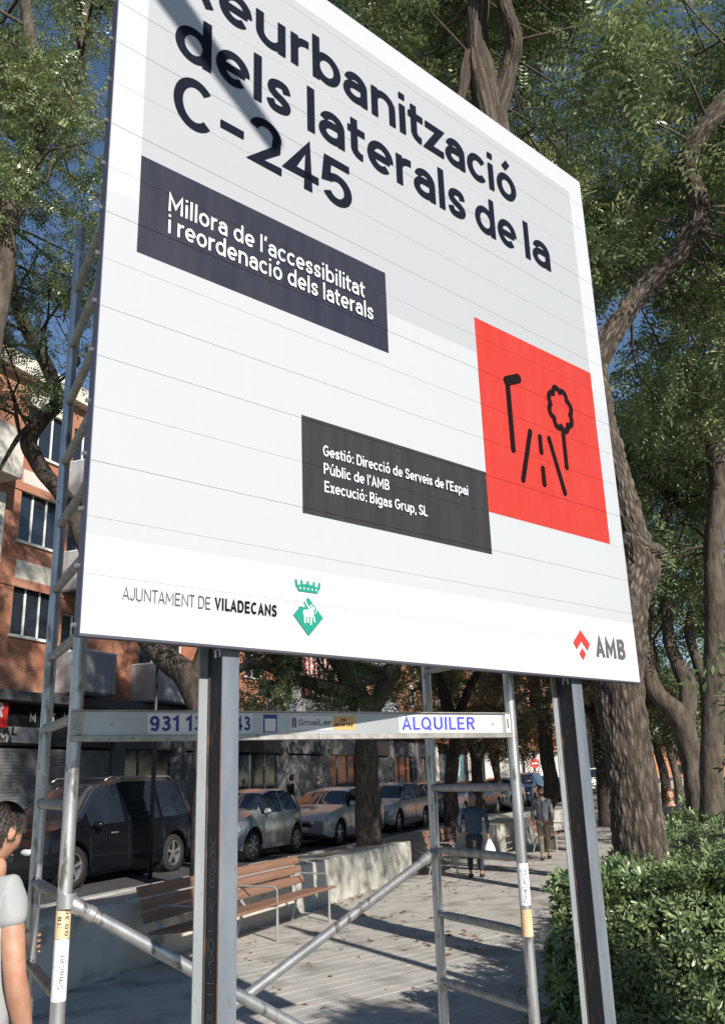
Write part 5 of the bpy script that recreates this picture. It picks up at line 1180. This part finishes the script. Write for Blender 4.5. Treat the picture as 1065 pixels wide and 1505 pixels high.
def head_mesh(s=1.0):
    """local head, centre at the ears' height, facing +y"""
    mb = MB(); mb.ell((0, 0, 0), .077, .098, .122, 28, 22); V = [Vector(v) for v in mb.V]
    def bump(c, r, d):
        c = Vector(c); d = Vector(d)
        for v in V:
            k = max(0, 1-(v-c).length/r); v += d*k*k*(3-2*k)
    for v in V:
        if v.z < -.02: v.x *= 1-(-v.z-.02)*2.6; 
        if v.z < 0 and v.y < 0: v.y *= 1-(-v.z)*3.0
        if v.y > .05: v.y = .05+(v.y-.05)*.85
    bump((0, .09, -.02), .032, (0, .030, -.004)); bump((0, .08, -.10), .04, (0, .018, 0)); bump((0, .088, -.062), .024, (0, .008, 0))
    for s_ in (-1, 1): bump((s_*.032, .085, .018), .022, (0, -.012, 0)); bump((s_*.03, .085, .036), .025, (0, .006, 0)); bump((s_*.05, .06, -.02), .03, (s_*.004, .006, 0))
    F = mb.F
    e = MB()
    for s_ in (-1, 1): e.ell((s_*.079, -.008, -.002), .008, .022, .032, 10, 8); e.ell((s_*.083, -.004, -.002), .006, .012, .020, 8, 6)
    b = len(V); V += [Vector(v) for v in e.V]; F = F+[tuple(b+i for i in f) for f in e.F]
    return V, F
def hair_mesh(k=1.07, front=.045, low=-.03):
    mb = MB(); mb.ell((0, -.004, .006), .077*k+.004, .098*k+.003, .122*k, 30, 24); V = []
    for v in mb.V:
        v = Vector(v); w = .006*noise.noise(v*55)
        V.append(v*(1+w*9))
    keep = []
    for f in mb.F:
        c = sum((V[i] for i in f), Vector())/len(f)
        if c.y > .02 and c.z < front+.25*(c.y-.05): continue
        if c.z < low and c.y > -.03: continue
        if c.z < -.085: continue
        keep.append(f)
    return V, keep
def hair_strands(hm, n):
    V, F = hm; oV = []; oF = []; r_ = random.Random(5)
    for _ in range(n):
        f = F[r_.randrange(len(F))]; w = [r_.random() for _ in f]; sw = sum(w); c = sum((V[i]*(k/sw) for i, k in zip(f, w)), Vector()); nn = Vector((c.x/.077**2, c.y/.098**2, c.z/.122**2)).normalized()
        d = (Vector((.12*r_.gauss(0, 1), -.25 if c.z > .04 else .05, -1))+Vector((r_.gauss(0, .35), r_.gauss(0, .35), r_.gauss(0, .2)))); d = (d-nn*d.dot(nn)).normalized()
        s = nn.cross(d)*.0011; l = r_.uniform(.012, .026); b = len(oV)
        oV += [c-s-nn*.001, c+s-nn*.001, c+d*l*.6+nn*.004+s*.6, c+d*l+nn*r_.uniform(.001, .005)]; oF += [(b, b+1, b+2), (b, b+2, b+3)]
    return oV, oF
def xf(VF, Mx): return [Mx @ Vector(v) for v in VF[0]], VF[1]
def place_head(g, pos, az, pitch, m_h='hair', tilt=0, scale=1.0, hairk=dict(), glasses=False, beard=False, strands=0):
    Mx = Matrix.Translation(pos) @ Matrix.Rotation(-R(az), 4, 'Z') @ Matrix.Rotation(R(tilt), 4, 'Y') @ Matrix.Rotation(R(-pitch), 4, 'X') @ Matrix.Scale(scale, 4)
    h = put('head', xf(head_mesh(), Mx), M['skin'], g); hm = hair_mesh(**hairk); put('hair', xf(hm, Mx), M[m_h], h)
    if strands: put('hair_strands', xf(hair_strands(hm, strands), Mx), M[m_h], h)['kind'] = 'stuff'
    e = MB()
    for s_ in (-1, 1): e.ell((s_*.032, .079, .018), .011, .008, .006, 10, 6)
    put('eyes', xf((e.V, e.F), Mx), M['black'], h)
    e = MB(); e.box(-.022, .022, .083, .088, -.0655, -.061)
    put('mouth', xf((e.V, e.F), Mx), mat('lips', (.35, .14, .11), rough=.5) if 'lips' not in bpy.data.materials else bpy.data.materials['lips'], h)
    if glasses:
        e = MB(); e.box(-.062, -.006, .088, .094, .002, .030, .002); e.box(.006, .062, .088, .094, .002, .030, .002); e.box(-.07, .07, .086, .09, .02, .026); put('sunglasses', xf((e.V, e.F), Mx), M['black'], h)
    if beard:
        b = MB(); b.ell((0, .035, -.078), .052, .052, .048, 16, 10); put('beard', xf((b.V, b.F), Mx), M[m_h], h)
    return h
# foreground workman: seen from behind at the left edge, gripping the rear ladder pole
F0 = Vector((-1.555, 3.73, 0)); azf = 48; fw = Vector((math.sin(R(azf)), math.cos(R(azf)), 0)); rt = Vector((fw.y, -fw.x, 0))
def wl(r_, f_, z_): return F0+rt*r_+fw*f_+Vector((0, 0, z_))
g = thing('person', 'young dark-haired man in a grey T-shirt at the left edge, holding the scaffold pole', 'person', F0)
hand_c = LR+Vector((0, 0, 1.335)); hd = (hand_c-wl(0, 0, 1.335))
rs, ls = wl(.185, .0, 1.615), wl(-.185, .02, 1.60)
rs = at(15, 1306, 3.70); re_ = at(22, 1432, 3.66); rw_ = at(40, 1545, 3.80)
le_ = wl(-.23, .20, 1.33); lw_ = hand_c+(wl(-.10, 0, 0)-LR.copy()).normalized()*.0+Vector((-.085, .0, .0))
lw_ = hand_c+Vector((-.10, .035, -.005))
J = [(*wl(0, .0, 1.05), .15, .11), (*wl(0, .02, 1.30), .14, .10), (*wl(0, .01, 1.48), .085, .07), (*wl(0, .035, 1.655), .058), (*wl(0, .07, 1.76), .055),
     (*rs, .044), (*rs.lerp(re_, .45), .050), (*re_, .043), (*re_.lerp(rw_, .3), .046), (*rw_, .028), (*at(52, 1580, 3.9), .03, .018),
     (*ls, .044), (*le_, .043), (*le_.lerp(lw_, .4), .042), (*lw_, .027), (*(lw_+Vector((.045, .03, .0))), .028, .018),
     (*wl(.10, 0, .95), .11), (*wl(.11, .03, .52), .07), (*wl(.11, 0, .1), .045), (*wl(.11, .12, .05), .04), (*wl(-.10, 0, .95), .11), (*wl(-.11, .03, .52), .07), (*wl(-.11, 0, .1), .045), (*wl(-.11, .12, .05), .04)]
E = [(0, 1), (1, 2), (2, 3), (3, 4), (2, 5), (5, 6), (6, 7), (7, 8), (8, 9), (9, 10), (2, 11), (11, 12), (12, 13), (13, 14), (14, 15), (0, 16), (16, 17), (17, 18), (18, 19), (0, 20), (20, 21), (21, 22), (22, 23)]
body = put('body', skin('b', J, E, None, g), M['skin'], g)
def fingers(palm, pts_list, rad=.0085):
    for nm, pts in pts_list: 
        Jf = [(*p, rad*(1.1-.12*i)) for i, p in enumerate(pts)]; put(nm, skin('f', Jf, [(i, i+1) for i in range(len(Jf)-1)], None, g, lvl=1), M['skin'], body)
fl = []
for k in range(4):
    z = 1.375-.023*k; c = Vector((LR.x, LR.y, z)); r = .040; pts = [c+Vector((-.075, .02, 0))]
    for an in (150, 105, 60, 15, -25)[:5 if k < 3 else 4]: pts.append(c+Vector((math.cos(R(an))*r, math.sin(R(an))*r, 0)))
    fl.append(('finger', pts))
c = Vector((LR.x, LR.y, 1.375)); fl.append(('thumb', [c+Vector((-.075, .0, .0)), c+Vector((-.052, -.022, .018)), c+Vector((-.030, -.040, .022)), c+Vector((-.006, -.043, .018))]))
fingers(None, fl)
ft = []
for k in range(4):
    o_ = rt*(-.0)+fw*(.012*(k-1.5)); b_ = at(54, 1590, 3.92)+o_*1.6
    ft.append(('finger', [b_, b_+Vector((0, 0, -.035))+fw*.004*k, b_+Vector((0, 0, -.065))-rt*.008, b_+Vector((0, 0, -.085))-rt*.02]))
ft.append(('thumb', [at(50, 1575, 3.88), at(60, 1590, 3.9), at(64, 1605, 3.92)])); fingers(None, ft)
JT = [(*wl(0, .0, 1.0), .175, .13), (*wl(0, .0, 1.18), .168, .125), (*wl(0, .015, 1.38), .168, .125), (*wl(0, .01, 1.55), .165, .105), (*wl(0, .03, 1.655), .068, .068),
      (*rs, .070), (*(rs.lerp(re_, .28)), .068), (*(rs.lerp(re_, .50)), .066), (*ls, .078), (*(ls.lerp(le_, .35)), .078), (*(ls.lerp(le_, .72)), .076)]
V, F = skin('t', JT, [(0, 1), (1, 2), (2, 3), (3, 4), (3, 5), (5, 6), (6, 7), (3, 8), (8, 9), (9, 10)], None, g)
for v in V: v += Vector((noise.noise(v*11), noise.noise(v*11+Vector((5, 0, 0))), 0))*.012+Vector((0, 0, 0))
put('t_shirt', (V, F), M['tee'], g)
JP = [(*wl(0, 0, 1.02), .165, .12), (*wl(.1, 0, .92), .12), (*wl(.11, .03, .52), .085), (*wl(.11, 0, .12), .07), (*wl(-.1, 0, .92), .12), (*wl(-.11, .03, .52), .085), (*wl(-.11, 0, .12), .07)]
put('trousers', skin('p', JP, [(0, 1), (1, 2), (2, 3), (0, 4), (4, 5), (5, 6)], None, g), M['jeans'], g)
place_head(g, wl(-.01, .075, 1.835), 30, 24, hairk=dict(front=.035, low=-.02, k=1.03), scale=.93, strands=5200)
# pedestrians
def pedestrian(label, x, y, z0, h, az, top, legs, pose='walk', hairm='hair', lean=0, bag=False, glasses=False, beard=False, wide=1.0, hooded=False, zip_=None):
    s = h/1.75; B = Vector((x, y, z0)); fw = Vector((math.sin(R(az)), math.cos(R(az)), 0)); rt = Vector((fw.y, -fw.x, 0))
    def w(r_, f_, z_): return B+rt*(r_*s*wide)+fw*((f_+lean*max(0, z_-.9))*s)+Vector((0, 0, z_*s))
    st = {'walk': (.20, -.24), 'stand': (.02, -.02)}[pose]
    g = thing('person', label, 'person', (x, y, z0))
    s0 = s
    J = [(*w(0, 0, .95), .10*s, .07*s), (*w(0, .01, 1.2), .10*s, .07*s), (*w(0, 0, 1.38), .10*s, .06*s), (*w(0, .02, 1.50), .055*s), (*w(0, .03, 1.58), .052*s),
         (*w(.19, 0, 1.40), .05*s), (*w(.24, -.04, 1.13), .038*s), (*w(.24, .06, .88), .026*s), (*w(.24, .08, .79), .028*s, .018*s),
         (*w(-.19, 0, 1.40), .05*s), (*w(-.24, .0, 1.13), .038*s), (*w(-.24, .12, .90), .026*s), (*w(-.24, .15, .81), .028*s, .018*s),
         (*w(.09, .01, .88), .09*s), (*w(.09, st[0]*.6+.02, .48), .058*s), (*w(.09, st[0], .09), .036*s), (*w(.10, st[0]+.13, .04), .034*s),
         (*w(-.09, .01, .88), .09*s), (*w(-.09, st[1]*.35+.03, .48), .058*s), (*w(-.09, st[1], .11), .036*s), (*w(-.10, st[1]+.12, .04), .034*s)]
    E = [(0, 1), (1, 2), (2, 3), (3, 4), (2, 5), (5, 6), (6, 7), (7, 8), (2, 9), (9, 10), (10, 11), (11, 12), (0, 13), (13, 14), (14, 15), (15, 16), (0, 17), (17, 18), (18, 19), (19, 20)]
    bd = put('body', skin('b', J, E, None, g, lvl=1), M['skin'], g)
    JT = [(*w(0, 0, .80 if wide > 1 else .86), .165*s*wide, .125*s*wide), (*w(0, .01, 1.15), .16*s*wide, .12*s*wide), (*w(0, 0, 1.38), .165*s*wide, .105*s), (*w(0, .015, 1.50), .078*s), (*w(.2, 0, 1.38), .066*s), (*w(.245, -.04, 1.13), .055*s), (*w(.245, .05, .90), .042*s), (*w(-.2, 0, 1.38), .066*s), (*w(-.245, 0, 1.13), .055*s), (*w(-.245, .11, .92), .042*s)]
    put('jacket', skin('t', JT, [(0, 1), (1, 2), (2, 3), (2, 4), (4, 5), (5, 6), (2, 7), (7, 8), (8, 9)], None, g, lvl=1), top, g)
    JP = [(*w(0, 0, .92), .15*s, .11*s), (*w(.09, .01, .84), .10*s), (*w(.09, st[0]*.6+.02, .48), .078*s), (*w(.09, st[0], .12), .06*s), (*w(-.09, .01, .84), .10*s), (*w(-.09, st[1]*.35+.03, .48), .078*s), (*w(-.09, st[1], .14), .06*s)]
    put('trousers', skin('p', JP, [(0, 1), (1, 2), (2, 3), (0, 4), (4, 5), (5, 6)], None, g, lvl=1), legs, g)
    for sd_, sx in ((1, st[0]), (-1, st[1])):
        o = MB().ell(w(.095*sd_, sx+.05, .045), .06*s, .06*s, .05*s).go('shoe', M['black'], g, smooth=True)
        e = MB(); e.ell(w(.098*sd_, sx+.13, .035), .05*s, .07*s, .035*s)
        put('shoe_toe', (e.V, e.F), M['black'], o)
    if zip_:
        e = MB(); e.tube([w(0, .105, 1.44), w(0, .135, 1.15), w(0, .13, .88)], .008*s, 6); put('zip', (e.V, e.F), zip_, g)
    place_head(g, w(0, .055, 1.645), az, 6 if lean < .1 else 25, hairm, scale=s, glasses=glasses, beard=beard, hairk=dict(front=.05, low=-.02) if not hooded else dict(front=.09, low=-.09, k=1.12))
    if bag:
        q = w(.25, .10, .62); V = []; F = []
        for j, (zz, rr) in enumerate(((.17, .015), (.10, .05), (0, .10), (-.14, .13), (-.18, .10))):
            for i in range(12): an = 2*math.pi*i/12; V.append(q+rt*math.cos(an)*rr*s*1.1+fw*math.sin(an)*rr*s*.45+Vector((.03*noise.noise(Vector((an*2.5, zz*14, 3))), 0, zz*s+.04*noise.noise(Vector((an*2.5, zz*12, 0))))))
        for j in range(4):
            for i in range(12): F.append((j*12+i, j*12+(i+1) % 12, (j+1)*12+(i+1) % 12, (j+1)*12+i))
        F.append(tuple(48+i for i in range(12)))
        o = mk('plastic_bag', V, F, M['white'], None, smooth=True); _setp(o, 'crumpled white carrier bag in the hand of the man in the blue jacket', 'bag')
    return g
c_blue = mat('blue jacket cloth', (.035, .055, .09), (.06, .09, .135), rough=.9, scale=5, bump=.01, bscale=8)
c_dark = mat('dark cloth', (.02, .022, .028), rough=.95); c_grey = mat('grey hooded top cloth', (.16, .17, .19), (.20, .21, .23), rough=.95, scale=6); c_khaki = mat('khaki cloth', (.25, .22, .17), (.30, .26, .20), rough=.95, scale=5)
M['hairred'] = mat('reddish hair', (.14, .045, .022), rough=.6); M['hairgrey'] = mat('grey hair', (.2, .19, .18), rough=.7)
q = at(700, 1290, 1)-Vector((0, 0, 2)); k = -2/q.z
pedestrian('stout older man in a blue jacket, seen from behind through the ladder frame', q.x*k, q.y*k, 0, 1.62, 12, c_blue, M['jeans'], 'stand', 'hairgrey', .10, bag=True, wide=1.3)
q = at(802, 1263, 1)-Vector((0, 0, 2)); k = -2/q.z
pedestrian('bearded man with sunglasses in a grey top and khaki trousers walking towards the camera', q.x*k, q.y*k, 0, 1.68, 188, c_grey, c_khaki, 'walk', 'hair', 0, glasses=True, beard=True, zip_=c_dark)
q = at(983, 1165, 17.5); pedestrian('red-haired woman in dark clothes beyond the hedge, right of the big trunk', q.x, q.y, 0, 1.62, 200, c_dark, c_dark, 'stand', 'hairred', hooded=True)
q = rd(31, 15.8); pedestrian('dark hooded pedestrian on the far pavement behind the silver cars', q.x, q.y, .47, 1.75, 60, c_dark, c_dark, 'walk', 'hair', hooded=True)
q = rd(33.6, 15.9); pedestrian('pedestrian in a blue-grey coat on the far pavement, next to the dark hooded one', q.x, q.y, .47, 1.66, 70, c_blue, c_dark, 'walk', 'hairgrey')
